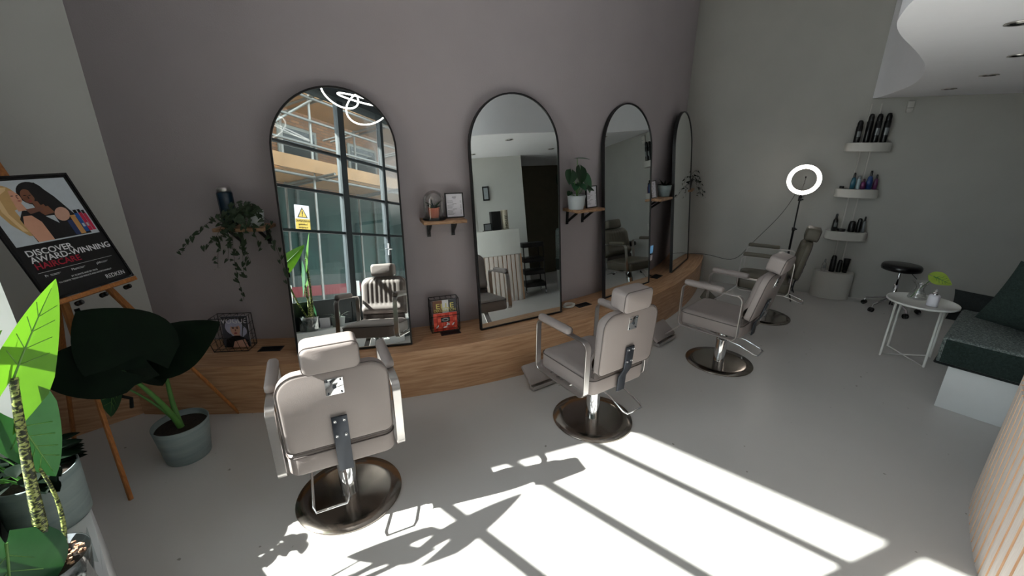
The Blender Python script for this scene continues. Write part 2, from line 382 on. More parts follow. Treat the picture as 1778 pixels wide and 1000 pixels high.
quadwall('wall_street', [(sf(-1.42, LEND).x, sf(-1.42, LEND).y), (pB.x, pB.y)], 0, HI, 'pier', th=0.1)
# skirting of back wall omitted: the plaster runs straight to the floor

# ============================================================ BENCH (curved oak platform)
bn = thing('platform_bench', 'long curved oak platform bench running under the mirrors', 'bench', cp(0, RB, 0))
HB = 0.374
def arcpanel(name, r0, r1, z0, z1, a0, a1, par, m, label=None, n=70):
    b = MB(); b.uv = []
    org = par.location
    def ring_(r, z, vv):
        vs = []
        for i in range(n+1):
            t = a0+(a1-a0)*i/n; p = cp(t, r, z)-org; vs.append(p); b.uv.append((t*RB, vv))
        return vs
    vs = ring_(r1, z0, 0)+ring_(r1, z1, z1-z0)+ring_(r1, z1, z1-z0)+ring_(r0, z1, z1-z0+abs(r1-r0))
    k = n+1; fs = []; 
    for i in range(n): fs.append((i, i+1, k+i+1, k+i)); fs.append((2*k+i, 2*k+i+1, 3*k+i+1, 3*k+i))
    b.add(vs, fs, 0)
    # closing ends
    e = [cp(a, r, z)-org for a in (a0, a1) for r, z in ((r0, z0), (r1, z0), (r1, z1), (r0, z1))]
    b.uv += [(0, 0)]*8; b.add(e, [(0, 1, 2, 3), (7, 6, 5, 4)], 0)
    o = obj(name, b, m, par)
    if label: o['label'] = label
    return o
arcpanel('front_panel', RB-0.03, RB-0.004, 0, HB-0.03, -0.613, 0.5745, bn, 'oak')
arcpanel('bench_top', RW+0.002, RB, HB-0.03, HB, -0.613, 0.5745, bn, 'oak')
# left wing in front of the left wall
wl0 = V((-0.85, 0.057, 0)); wdir = V((-0.955, -0.270, 0)).normalized(); wl1 = wl0+wdir*0.60
lw = thing('platform_bench', 'short dark-shaded oak wing of the platform bench behind the easel, along the left wall', 'bench', tuple(wl0))
def wing(z0, z1, name):
    b = MB(); b.uv = []
    q0, q1 = wl0, wl1; k0, k1 = L0-Bdir*0.0+V((0.002, -0.012, 0)), L0+Bdir*0.70+V((0.002, -0.012, 0))
    P = [q1, q0, k0, k1]
    vs = []; uv = []
    F = [[(P[0], z0), (P[1], z0), (P[1], z1), (P[0], z1)], [(P[0], z1), (P[1], z1), (P[2], z1), (P[3], z1)], [(P[3], z0), (P[0], z0), (P[0], z1), (P[3], z1)]]
    for f in F:
        k = len(b.v)
        for p, z in f:
            b.v.append(tuple(p+V((0, 0, z))-wl0)); b.uv.append((p.dot(wdir), z+p.y*0.9))
        b.f.append([k, k+1, k+2, k+3]); b.m.append(0); b.sm.append(False)
    return obj(name, b, 'oak', lw)
wing(0, HB-0.03, 'front_panel'); wing(HB-0.0295, HB-0.0003, 'bench_top')

# ============================================================ MIRRORS
def arch_out(w_, h_, n=28, inset=0):
    r = w_/2-inset; P = [(-r, inset), (r, inset)]
    for i in range(n+1): t = pi*i/n; P.append((r*cos(t), h_-w_/2+r*sin(t)))
    return P
def arch_mirror(x, y, yaw, lean, roll, label):
    t = thing('arched_mirror', label, 'mirror', (x, y, HB), group=None, rot=(0, 0, 0))
    n_ = V((-sin(yaw), cos(yaw), 0)); e = V((cos(yaw), sin(yaw), 0)); up = V((0, 0, 1))*cos(lean)+n_*sin(lean)
    e2 = e*cos(roll)+up*sin(roll); up2 = up*cos(roll)-e*sin(roll); nn = e2.cross(up2)  # towards the room is +nn
    t.matrix_world = M.Translation((x, y, HB+0.006)) @ M((e2, nn, up2)).transposed().to_4x4()
    W, H = 0.8, 1.8
    o1 = arch_out(W, H); o2 = arch_out(W, H, inset=0.012); n = len(o1)
    m_ = MB()
    for yy0, yy1, A, B in ((0.0, 0.0, o1, o2), (-0.03, -0.03, o2, o1)): pass
    vs = [(a, 0.0, b) for a, b in o1]+[(a, 0.0, b) for a, b in o2]+[(a, -0.032, b) for a, b in o1]+[(a, -0.010, b) for a, b in o2]
    fs = []
    for i in range(n):
        j = (i+1) % n
        fs += [(i, j, n+j, n+i), (2*n+i, i, n*0+i, 2*n+i)][:1]; fs.append((2*n+i, 2*n+j, j, i)); fs.append((n+i, n+j, 3*n+j, 3*n+i))
    m_.add(vs, fs); m_.add([(a, -0.032, b) for a, b in o1], [tuple(range(n))])
    obj('mirror_frame', m_, 'black', t)
    g = MB(); g.add([(a, -0.006, b) for a, b in o2], [tuple(range(n))[::-1]]); obj('mirror_glass', g, 'mirror', t)
    return t
MIR = [(0.508, -0.524, -0.349, 0.139, 0.004, 'arched black-framed floor mirror nearest the camera, reflecting the shop window'),
       (1.843, -0.724, -0.040, 0.0906, 0, 'second arched mirror from the left, reflecting the reception desk'),
       (3.211, -0.620, 0.164, 0.0906, 0, 'third arched mirror from the left, reflecting an empty wall and a chair'),
       (4.494, -0.283, 0.410, 0.0906, 0, 'farthest and narrowest-looking arched mirror beside the corner')]
for a in MIR: arch_mirror(*a)

# ============================================================ SALON CHAIRS
def rrect(w_, h_, r, n=6, cx=0, cy=0, top_r=None):
    P = []
    rr = [r, r, top_r if top_r is not None else r, top_r if top_r is not None else r]
    for k, (sx, sy, a) in enumerate(((-1, -1, pi), (1, -1, 1.5*pi), (1, 1, 0), (-1, 1, pi/2))):
        q = rr[k]; ox, oy = cx+sx*(w_/2-q), cy+sy*(h_/2-q)
        for i in range(n+1): t = a+(pi/2)*i/n; P.append((ox+q*cos(t), oy+q*sin(t)))
    return P
def cushion(outs, zs):
    """stack of same-count outlines at heights, capped"""
    b = MB(); n = len(outs[0]); vs = []
    for o_, z in zip(outs, zs): vs += [(x, y, z) for x, y in o_]
    fs = []
    for j in range(len(outs)-1):
        for i in range(n): k = (i+1) % n; fs.append((j*n+i, j*n+k, (j+1)*n+k, (j+1)*n+i))
    fs.append(tuple(range(n))[::-1]); fs.append(tuple((len(outs)-1)*n+i for i in range(n)))
    return b.add(vs, fs, 0, True)
def scaled(P, dx): 
    out = []
    xs = [p[0] for p in P]; ys = [p[1] for p in P]; cx, cy = (max(xs)+min(xs))/2, (max(ys)+min(ys))/2; hx, hy = (max(xs)-min(xs))/2, (max(ys)-min(ys))/2
    return [(cx+(x-cx)*(hx-dx)/hx, cy+(y-cy)*(hy-dx)/hy) for x, y in P]
def make_chair(label, loc, yaw, beta, fab='taupe', lever_x=-0.05, mirror_foot=True):
    t = thing('salon_chair', label, 'chair', (loc[0], loc[1], 0), yaw, group='hydraulic salon chairs facing the mirrors')
    # base and column
    b = MB(); b.lathe([(0.0001, 0.0), (0.268, 0.0), (0.271, 0.004), (0.268, 0.010), (0.20, 0.013), (0.07, 0.018), (0.0001, 0.018)], 56); obj('base_disc', b, 'base_steel', t)
    b = MB(); b.lathe([(0.047, 0.016), (0.045, 0.022), (0.045, 0.215), (0.043, 0.22), (0.039, 0.222), (0.039, 0.335)], 28); obj('column', b, 'chrome', t)
    b = MB(); b.box((0, 0, 0.342), (0.20, 0.24, 0.02)); b.box((0, 0, 0.328), (0.30, 0.04, 0.015)); obj('seat_plate', b, 'black', t)
    # pump lever: U of wire reaching out behind
    lx = lever_x; b = MB(); path = [(lx-0.07, 0.02, 0.325), (lx-0.075, -0.20, 0.29), (lx-0.078, -0.31, 0.252), (lx-0.068, -0.335, 0.245), (lx+0.06, -0.335, 0.245), (lx+0.072, -0.31, 0.252), (lx+0.07, -0.20, 0.29), (lx+0.065, 0.02, 0.325)]
    b.tube(path, 0.006, 8); obj('foot_lever', b, 'chrome', t)
    # seat cushion
    o_ = rrect(0.475, 0.50, 0.05, 6, 0, 0.045)
    b = cushion([scaled(o_, 0.02), scaled(o_, 0.004), o_, o_, scaled(o_, 0.006), scaled(o_, 0.03), scaled(o_, 0.08)], [0.352, 0.356, 0.366, 0.445, 0.462, 0.474, 0.478])
    st = obj('seat', b, fab, t)
    b = MB(); b.tube([(x, y, 0.452) for x, y in [(q[0]*1.003, q[1]) for q in o_]], 0.0035, 6, closed=True); obj('piping', b, 'taupe_dark', st)
    # backrest: rear shell + front channelled cushion, reclined about (y=-0.25, z=0.518)
    bm_ = M.Translation((0, -0.25, 0.505)) @ M.Rotation(beta, 4, 'X')
    prof = rrect(0.452, 0.385, 0.035, 7, 0, 0.1925, top_r=0.085)
    def back(outs, ys, m, name, par=t, nx=0):
        b = cushion(outs, ys)
        b.v = [(x, z, y) for x, y, z in b.v]     # outline in x-z, thickness in y
        b.f = [f[::-1] for f in b.f]
        b.xf(bm_); return obj(name, b, m, par)
    bk = back([scaled(prof, 0.012), prof, prof, scaled(prof, 0.004)], [0.0, 0.008, 0.05, 0.056], fab, 'backrest')
    fp = scaled(prof, 0.006)
    # front cushion with vertical channels and a lumbar roll
    b = MB(); nx_, nz_ = 42, 22; vs = []
    for j in range(nz_+1):
        for i in range(nx_+1):
            u = i/nx_*2-1; v_ = j/nz_
            hw = 0.222; z = 0.005+v_*0.375
            if v_ > 0.78: hw -= 0.075*((v_-0.78)/0.22)**2.2
            if v_ < 0.10: hw -= 0.02*((0.10-v_)/0.10)**2
            x = u*hw; edge_ = min(1, (1-abs(u))*6)*min(1, (1-v_)*7)*min(1, v_*8)
            y = 0.052+0.042*sqrt(max(0, edge_))
            if v_ > 0.30 and abs(u) < 0.62: y += 0.006*abs(sin(u/0.62*pi*3))-0.004
            if v_ <= 0.30: y += 0.022*sin(v_/0.30*pi)
            vs.append((x, y, z))
    k = nx_+1; b.add(vs, [(j*k+i, j*k+i+1, (j+1)*k+i+1, (j+1)*k+i)[::-1] for j in range(nz_) for i in range(nx_)], 0, True)
    b.add([(-0.222, 0.05, 0.005), (0.222, 0.05, 0.005), (0.222, 0.05, 0.30), (-0.222, 0.05, 0.30)], [(0, 1, 2, 3)])
    b.xf(bm_); obj('back_cushion', b, fab, t)
    b = MB(); b.tube([bm_ @ V((x, 0.008, z)) for x, z in scaled(prof, -0.001)], 0.003, 6, closed=True); obj('piping', b, 'taupe_dark', bk)
    # recess panel under the back
    b = MB(); b.box((0, -0.185, 0.492), (0.42, 0.03, 0.05)); obj('rear_tuck', b, 'taupe_dark', t)
    # chrome plate with four screws and a dial
    pm = bm_ @ M.Translation((0, -0.002, 0.305))
    b = MB(); b.box((0, 0, 0), (0.074, 0.006, 0.082)); b.xf(pm); pl = obj('headrest_plate', b, 'chrome', t, bevel=0.002)
    for sx in (-1, 1):
        for sz in (-1, 1):
            b = MB(); b.tube([(sx*0.027, -0.002, sz*0.031), (sx*0.027, -0.006, sz*0.031)], 0.004, 10); b.xf(pm); obj('screw', b, 'gunmetal', pl)
    b = MB(); b.tube([(0, -0.002, 0), (0, -0.008, 0)], 0.008, 14); b.xf(pm); obj('dial', b, 'gunmetal', pl)
    # headrest
    hp = rrect(0.225, 0.125, 0.028, 6, 0, 0)
    b = cushion([scaled(hp, 0.012), scaled(hp, 0.002), hp, hp, scaled(hp, 0.006), scaled(hp, 0.025)], [-0.03, -0.022, -0.015, 0.075, 0.09, 0.096])
    b.v = [(x, z, y) for x, y, z in b.v]; b.f = [f[::-1] for f in b.f]
    b.xf(bm_ @ M.Translation((0, -0.0, 0.452))); hr = obj('headrest', b, fab, t)
    b = MB(); b.tube([bm_ @ M.Translation((0, -0.0, 0.452)) @ V((x, -0.017, z)) for x, z in hp], 0.003, 6, closed=True); obj('piping', b, 'taupe_dark', hr)
    b = MB(); b.box((0, 0.03, 0.385), (0.05, 0.012, 0.05)); b.xf(bm_); obj('headrest_bar', b, 'chrome', t)
    # black bracket bridging back and seat, with four screws
    b = MB(); p = [bm_ @ V((0, -0.006, 0.155)), bm_ @ V((0, -0.006, -0.0)), V((0, -0.222, 0.44)), V((0, -0.216, 0.335))]
    vs = []
    for q in p: vs += [(q.x-0.033, q.y-0.010, q.z), (q.x+0.033, q.y-0.010, q.z), (q.x+0.033, q.y, q.z), (q.x-0.033, q.y, q.z)]
    fs = [(0, 1, 2, 3), (15, 14, 13, 12)]
    for j in range(3):
        for i in range(4): fs.append((j*4+i, (j+1)*4+i, (j+1)*4+(i+1) % 4, j*4+(i+1) % 4))
    b.add(vs, fs); br = obj('back_bracket', b, 'gunmetal', t, bevel=0.003)
    for sx in (-0.019, 0.019):
        for sz in (0.135, 0.055):
            b = MB(); q = bm_ @ V((sx, -0.016, sz)); q2 = bm_ @ V((sx, -0.021, sz)); b.tube([q, q2], 0.0065, 12); obj('screw', b, 'chrome', br)
    # armrest loops: flat steel bar bent to a rounded rectangle
    for s in (-1, 1):
        b = MB(); x0, x1 = s*0.266-0.020, s*0.266+0.020
        ou = rrect(0.48, 0.372, 0.05, 6, 0.045, 0.529, ); inn = rrect(0.462, 0.354, 0.042, 6, 0.045, 0.529); n = len(ou)
        vs = [(x0, y, z) for y, z in ou]+[(x1, y, z) for y, z in ou]+[(x0, y, z) for y, z in inn]+[(x1, y, z) for y, z in inn]
        fs = []
        for i in range(n):
            j = (i+1) % n; fs += [(i, j, n+j, n+i), (2*n+i, 3*n+i, 3*n+j, 2*n+j), (i, 2*n+i, 2*n+j, j), (n+i, n+j, 3*n+j, 3*n+i)]
        b.add(vs, fs); fr = obj('arm_frame', b, 'steel', t, bevel=0.002, seg=1)
        pp = rrect(0.052, 0.31, 0.024, 6, s*0.266, 0.115)
        b = cushion([scaled(pp, 0.004), pp, pp, scaled(pp, 0.006), scaled(pp, 0.018)], [0.714, 0.718, 0.738, 0.749, 0.753])
        obj('arm_pad', b, fab, t)
        b = MB(); b.box((s*0.225, 0.0, 0.349), (0.07, 0.05, 0.008)); obj('arm_bracket', b, 'steel', fr)
    # tilted footrest on an arm below the seat front
    fr = MB(); rot = M.Rotation(R(38), 3, 'X')
    fr.box((0, 0.565, 0.105), (0.33, 0.17, 0.03), rot=rot); f_ = obj('footrest', fr, fab, t, bevel=0.01)
    b = MB(); b.box((0, 0.505, 0.028), (0.31, 0.05, 0.03)); b.bar((0, 0.26, 0.345), (0, 0.50, 0.10), 0.045, 0.012); obj('footrest_arm', b, 'steel', f_)
    return t
make_chair('taupe salon chair nearest the camera, seen from behind in front of the first mirror', (0.222, -1.468), -0.109, 0.062, lever_x=-0.08)
make_chair('second taupe salon chair, its base touching the sunlit patch of floor', (1.792, -1.662), 0.025, 0.062, lever_x=0.02)
make_chair('third taupe salon chair, seen side-on in front of the third mirror', (3.287, -1.640), 0.186, 0.22, lever_x=-0.12)
make_chair('olive-grey salon chair farthest back beside the ring light', (4.671, -1.267), 0.43, 0.16, fab='olive', lever_x=-0.05)


# ============================================================ LEAVES AND POTS
def leaf_mb(L, W, notch=0.25, droop=0.25, fold=0.15, wave=0.0, tip=1.0, nu=6, nv=12, kind='heart', th=0.0):
    """leaf lies along +y from the petiole joint, normal +z"""
    b = MB(); vs = []
    for j in range(nv+1):
        v = j/nv
        if kind == 'heart': wv = (sin(pi*min(1, v**0.62*0.98+0.02)))**0.8 if v < 1 else 0
        elif kind == 'arrow': wv = (1-v)**0.85*min(1, (v+0.12)*3.2)
        elif kind == 'oval': wv = sin(pi*v)**0.75 if 0 < v < 1 else 0
        else: wv = (1-v)**0.6*min(1, v*6+0.25)
        for i in range(-nu, nu+1):
            u = i/nu; x = u*W/2*max(wv, 0.0)
            y = L*(v-notch*(abs(u)**1.3)*(1-v)**3+notch*0.0)
            z = -droop*L*v*v+fold*abs(x)+wave*sin(v*9+u*2)*abs(u)
            vs.append((x, y, z))
    k = 2*nu+1
    fs = [(j*k+i, j*k+i+1, (j+1)*k+i+1, (j+1)*k+i) for j in range(nv) for i in range(2*nu)]
    return b.add(vs, fs, 0, True)
def frame_to(d, up=(0, 0, 1)):
    d = V(d).normalized(); u = V(up); x = d.cross(u)
    if x.length < 1e-3: x = V((1, 0, 0))
    x.normalize(); z = x.cross(d); return M((x, d, z)).transposed().to_4x4()
def put_leaf(parent, base, d, up, L, W, m, name='leaf', vein=None, label=None, **k):
    b = leaf_mb(L, W, **k); mx = M.Translation(base) @ frame_to(d, up)
    if vein:
        b2 = MB(); dr = k.get('droop', 0.25)
        b2.tube([(0, L*v, -dr*L*v*v+0.001) for v in [i/10 for i in range(10)]], 0.003, 5, rs=[0.004*(1-i/11) for i in range(10)])
        for v0 in (0.12, 0.28, 0.45, 0.6):
            for s_ in (-1, 1):
                hw = W/2*((1-v0)**0.85 if k.get('kind') == 'arrow' else sin(pi*min(1, v0**0.62)))*0.55
                b2.tube([(0, L*v0, -dr*L*v0*v0+0.001), (s_*hw, L*(v0+0.14), -dr*L*(v0+0.14)**2+k.get('fold', 0.15)*hw+0.002)], 0.0014, 4)
        b2.xf(mx)
    b.xf(mx); o = obj(name, b, m, parent, label=label)
    if vein: obj('leaf_vein', b2, vein, o)
    return o
def bez(a, b_, c, d=None, n=12):
    P = [V(a), V(b_), V(c)]+([V(d)] if d is not None else []); out = []
    for i in range(n+1):
        t = i/n; Q = P[:]
        while len(Q) > 1: Q = [x.lerp(y, t) for x, y in zip(Q[:-1], Q[1:])]
        out.append(Q[0])
    return out
def pot(parent, r0, r1, h, m, wall=0.006, soil='soil', name='pot', soil_z=0.85):
    b = MB(); b.lathe([(0.0001, 0), (r0, 0), (r0+0.002, 0.004), (r1, h-0.003), (r1-0.002, h), (r1-wall, h), (r0-wall, 0.01), (0.0001, 0.01)], 40); o = obj(name, b, m, parent)
    rs = r0+(r1-r0)*soil_z-wall; b = MB(); b.lathe([(0.0001, h*soil_z+0.008), (rs*0.6, h*soil_z+0.004), (rs, h*soil_z)], 28); obj('soil', b, soil, parent)
    return o

# ---- floor plant with elephant-ear leaves
t = thing('elephant_ear_plant', 'broad-leaved elephant ear plant in a blue-grey pot on the floor beside the easel', 'plant', (-0.545, -0.63, 0))
pot(t, 0.112, 0.142, 0.235, 'pot_grey')
o0 = V((-0.545, -0.63, 0)); base = V((0.0, -0.01, 0.20))
def LW(p): return V(p)-o0
stems = [((-0.655, -0.885, 0.73), 0.010, (-0.60, -0.74, 0.45)), ((-0.535, -0.64, 0.655), 0.009, (-0.60, -0.60, 0.40)), ((-0.755, -0.715, 0.62), 0.005, (-0.64, -0.66, 0.42))]
for (tip_, r_, mid) in stems:
    b = MB(); P = bez(base, LW(mid)+V((0.03, 0, 0)), LW(tip_), n=10); b.tube(P, r_, 8, rs=[r_*(1.9-1.1*i/10) for i in range(11)]); obj('stem', b, 'stem', t)
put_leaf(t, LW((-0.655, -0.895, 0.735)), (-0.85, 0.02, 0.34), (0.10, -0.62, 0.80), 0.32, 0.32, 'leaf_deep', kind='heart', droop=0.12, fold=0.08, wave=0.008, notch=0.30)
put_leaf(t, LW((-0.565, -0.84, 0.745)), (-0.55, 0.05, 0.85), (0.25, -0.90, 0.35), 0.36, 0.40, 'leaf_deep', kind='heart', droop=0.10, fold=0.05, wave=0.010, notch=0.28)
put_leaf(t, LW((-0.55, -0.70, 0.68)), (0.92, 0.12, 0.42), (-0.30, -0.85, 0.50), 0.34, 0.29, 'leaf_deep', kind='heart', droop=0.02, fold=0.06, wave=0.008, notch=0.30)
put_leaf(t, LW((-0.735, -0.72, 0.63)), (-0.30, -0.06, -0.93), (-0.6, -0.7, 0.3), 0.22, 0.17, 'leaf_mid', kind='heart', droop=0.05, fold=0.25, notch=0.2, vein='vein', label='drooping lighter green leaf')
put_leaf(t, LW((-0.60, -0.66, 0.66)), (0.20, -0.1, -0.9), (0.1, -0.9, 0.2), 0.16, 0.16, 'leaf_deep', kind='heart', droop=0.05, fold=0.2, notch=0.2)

# ---- zebra plant in a clear sleeve, on the ledge
zp = V((-0.745, -1.815, 0.351))
t = thing('zebra_stem_plant', 'tall zebra-stemmed plant with sunlit lime leaves in a clear pot on the window ledge', 'plant', tuple(zp))
b = MB(); b.lathe([(0.0001, 0), (0.088, 0), (0.110, 0.155), (0.107, 0.155), (0.086, 0.004), (0.0001, 0.004)], 36); obj('pot', b, 'sleeve', t)
b = MB()
for i in range(9):
    a = i*2*pi/9; r0_ = 0.112; b.add([(r0_*cos(a), r0_*sin(a), 0.02), ((r0_+0.018)*cos(a+0.2), (r0_+0.018)*sin(a+0.2), 0.16), (r0_*cos(a+0.5), r0_*sin(a+0.5), 0.03)], [(0, 1, 2)])
obj('plastic_sleeve', b, 'sleeve', t)
b = MB(); b.lathe([(0.0001, 0.135), (0.05, 0.133), (0.094, 0.128), (0.084, 0.012), (0.0001, 0.010)], 28); obj('soil', b, 'soil', t)
b = MB(); rnd = random.Random(4)
for i in range(60):
    a = rnd.uniform(-0.5, 2.1); r_ = rnd.uniform(0.02, 0.09); b.box((r_*cos(a), r_*sin(a), 0.138+rnd.uniform(0, 0.006)), (0.012, 0.007, 0.005), rz=rnd.uniform(0, 3))
bc = obj('bark_chips', b, 'bark', t); bc['kind'] = 'stuff'
def LZ(p): return V(p)-zp
J1 = V((-0.675, -1.745, 1.125))
zst = [((-0.72, -1.85, 0.47), (-0.70, -1.84, 0.80), J1, 0.0135), ((-0.75, -1.83, 0.47), (-0.80, -1.93, 0.66), (-0.86, -1.98, 0.85), 0.010),
       ((-0.735, -1.84, 0.47), (-0.725, -1.84, 0.62), (-0.715, -1.72, 0.96), 0.010), ((-0.71, -1.83, 0.47), (-0.66, -1.77, 0.62), (-0.71, -1.72, 0.79), 0.006)]
for a, m_, e, r_ in zst:
    b = MB(); P = [LZ(q) for q in bez(a, m_, e, n=14)]; b.tube(P, r_, 9, rs=[r_*(1.25-0.5*i/14) for i in range(15)]); obj('stem', b, 'zebra', t)
put_leaf(t, LZ(J1), (0.115, 0.105, 0.255), (0.80, -0.55, -0.10), 0.31, 0.24, 'leaf_lime', kind='arrow', notch=0.55, droop=-0.05, fold=0.25, vein='vein', label='large sunlit lime leaf')
put_leaf(t, LZ((-0.93, -1.72, 1.06)), (0.36, -0.06, 0.30), (0.25, -0.85, 0.45), 0.34, 0.24, 'leaf_lime', kind='arrow', notch=0.4, droop=0.1, fold=0.15, vein='vein')
b = MB(); b.tube([LZ(q) for q in bez((-0.75, -1.83, 0.47), (-0.92, -1.80, 0.75), (-0.93, -1.72, 1.06), n=14)], 0.010, 8); obj('stem', b, 'zebra', t)
put_leaf(t, LZ((-0.715, -1.72, 0.98)), (0.10, 0.10, -0.9), (0.75, -0.6, 0.1), 0.26, 0.24, 'leaf_mid', kind='arrow', notch=0.5, droop=0.05, fold=0.3, vein='vein', label='grey-green leaf underside')  # underside; its darker green also stands in for shade from the sun
put_leaf(t, LZ((-0.86, -1.98, 0.85)), (0.30, -0.02, 0.55), (0.7, -0.6, 0.2), 0.15, 0.09, 'leaf_lime', kind='arrow', notch=0.3, droop=0.1, fold=0.3, vein='vein')
put_leaf(t, LZ((-0.76, -1.90, 0.68)), (-0.05, -0.25, -0.75), (0.75, -0.55, 0.45), 0.30, 0.26, 'leaf_mid', kind='heart', notch=0.10, droop=0.12, fold=0.10, wave=0.008, vein='vein', label='low broad green leaf with pale veins')
# ---- dark bushy plant in big blue-grey pot further along the ledge
gp = V((-0.868, -1.375, 0.351))
t = thing('bushy_pot_plant', 'dark bushy plant in a large blue-grey pot on the window ledge behind the zebra-stemmed plant', 'plant', tuple(gp))
pot(t, 0.112, 0.125, 0.235, 'pot_grey')
rnd = random.Random(7)
for i in range(46):
    a = rnd.uniform(0, 2*pi); el = rnd.uniform(0.15, 1.2); L_ = rnd.uniform(0.07, 0.19)
    p0 = V((0.03*cos(a), 0.03*sin(a), 0.20)); p1 = p0+V((cos(a)*cos(el), sin(a)*cos(el), sin(el)))*L_
    p1.x = max(-0.15, min(0.05, p1.x)); p1.y = max(-0.11, min(0.07, p1.y))
    put_leaf(t, p1, (cos(a)*0.8, sin(a)*0.8, 0.3), (0, 0, 1), 0.085, 0.06, 'leaf_deep', kind='oval', droop=0.4, fold=0.2, nu=3, nv=6, notch=0)
    if i % 3 == 0:
        b = MB(); b.tube([p0, (p0+p1)/2+V((0, 0, 0.02)), p1], 0.003, 5); obj('stem', b, 'stem', t)
# ---- small striped succulent in pale pot nearest the corner, with a card
sp = V((-0.60, -2.145, 0.351))
t = thing('striped_spider_plant', 'low white-striped plant in a pale pot, nearest the camera on the window ledge', 'plant', tuple(sp))
pot(t, 0.062, 0.075, 0.105, 'pot_pale')
rnd = random.Random(9); MT['stripe'] = ramp_mat('striped_leaf', [(0.45, (40, 76, 50)), (0.55, (214, 222, 214))], 'X', 22, (1, 1, 1), 0.4, 0.0)
for i in range(22):
    a = i*2.4; el = rnd.uniform(0.3, 1.25)
    put_leaf(t, (0.015*cos(a), 0.015*sin(a), 0.095), (cos(a)*cos(el), sin(a)*cos(el), sin(el)), (0, 0, 1) if el < 1.1 else (cos(a), sin(a), 0.2), rnd.uniform(0.09, 0.15), 0.014, 'stripe', kind='blade', droop=0.5, fold=0.3, nu=2, nv=8, notch=0)
t = thing('care_card', 'pale card with a dark round logo leaning against the clear pot on the window ledge', 'card', (-0.665, -1.990, 0.352), rz=-0.45)
b = MB(); rot = M.Rotation(R(-20), 3, 'X'); b.box((0, 0.022, 0.062), (0.105, 0.002, 0.125), rot=rot); obj('card', b, 'paper', t)
b = MB(); b.lathe([(0.0001, 0), (0.026, 0)], 24); b.xf(M.Translation((0.01, 0.009, 0.085)) @ M.Rotation(R(70), 4, 'X')); obj('logo', b, 'ink', t)

# ============================================================ WALL SHELVES
def wall_thing(name, label, cat, th, r, z, group=None): return thing(name, label, cat, tuple(cp(th, r, z)), th, group)
SH = [(-0.468, 'rustic wall shelf left of the first mirror, hidden in trailing ivy'), (-0.2055, 'rustic wall shelf between the first and second mirrors, holding a cloche'),
      (0.049, 'rustic wall shelf between the second and third mirrors, holding a broad-leaved pot plant'), (0.293, 'rustic wall shelf between the third and fourth mirrors'),
      (0.533, 'small dark-looking wall shelf beyond the fourth mirror, next to the corner')]
SZ = 1.272
for i, (th, lab) in enumerate(SH):
    t = wall_thing('wall_shelf', lab, 'shelf', th, RW, SZ, 'bracketed wooden wall shelves')
    wd = 0.32 if i < 4 else 0.28
    b = MB(); b.box((0, -0.115, -0.0125), (wd, 0.20, 0.025)); obj('shelf_board', b, 'shelf_wood', t, bevel=0.003)
    for sx in (-0.095, 0.095):
        b = MB(); b.box((sx, -0.008+0.0, -0.088), (0.028, 0.006, 0.125)); b.box((sx, -0.085, -0.028), (0.028, 0.15, 0.006))
        b.bar((sx, -0.013, -0.125), (sx, -0.135, -0.034), 0.022, 0.008, up=(1, 0, 0)); obj('bracket', b, 'black', t)
def certificate(label, th, r, lean=0.16, w_=0.14, h_=0.185, rz=0):
    t = wall_thing('certificate_frame', label, 'picture frame', th, r, SZ+0.0015, 'framed price cards on the wall shelves'); t.rotation_euler = (0, 0, th+rz)
    rot = M.Rotation(-lean, 4, 'X')
    b = MB()
    for c, d in (((0, 0, 0.004), (w_, 0.014, 0.008)), ((0, 0, h_-0.004), (w_, 0.014, 0.008)), ((-w_/2+0.004, 0, h_/2), (0.008, 0.014, h_)), ((w_/2-0.004, 0, h_/2), (0.008, 0.014, h_))): b.box(c, d)
    b.box((0, 0.004, h_/2), (w_-0.004, 0.004, h_-0.004)); b.xf(rot); fr = obj('frame', b, 'black', t)
    b = MB(); b.box((0, 0.0, h_/2), (w_-0.016, 0.002, h_-0.016)); b.xf(rot); pp = obj('paper', b, 'paper', t)
    b = MB(); rr = random.Random(3)
    b.box((0, -0.0016, h_-0.032), (0.030, 0.0006, 0.004)); b.box((0, -0.0016, h_-0.043), (0.022, 0.0006, 0.002))
    for k in range(14):
        z = h_-0.058-k*0.0078
        if k in (3, 8): b.box((0, -0.0016, z), (0.03, 0.0006, 0.0018)); continue
        L_ = rr.uniform(0.035, 0.055); b.box((-w_/2+0.016+L_/2, -0.0016, z), (L_, 0.0006, 0.0016)); b.box((w_/2-0.022, -0.0016, z), (0.010, 0.0006, 0.0016))
    b.xf(rot); q = obj('printed_text', b, 'ink', pp); q['kind'] = 'stuff'
    return t
certificate('black-framed price card leaning beside the glass cloche', -0.1865, 5.12, rz=0.0)
certificate('white price card in a frame beside the broad-leaved pot plant', 0.060, 5.17, 0.12, 0.15, 0.19, rz=0.1)
certificate('narrow-looking tilted price card beside the succulent pot between the third and fourth mirrors', 0.2745, 5.13, 0.2, 0.13, 0.18)
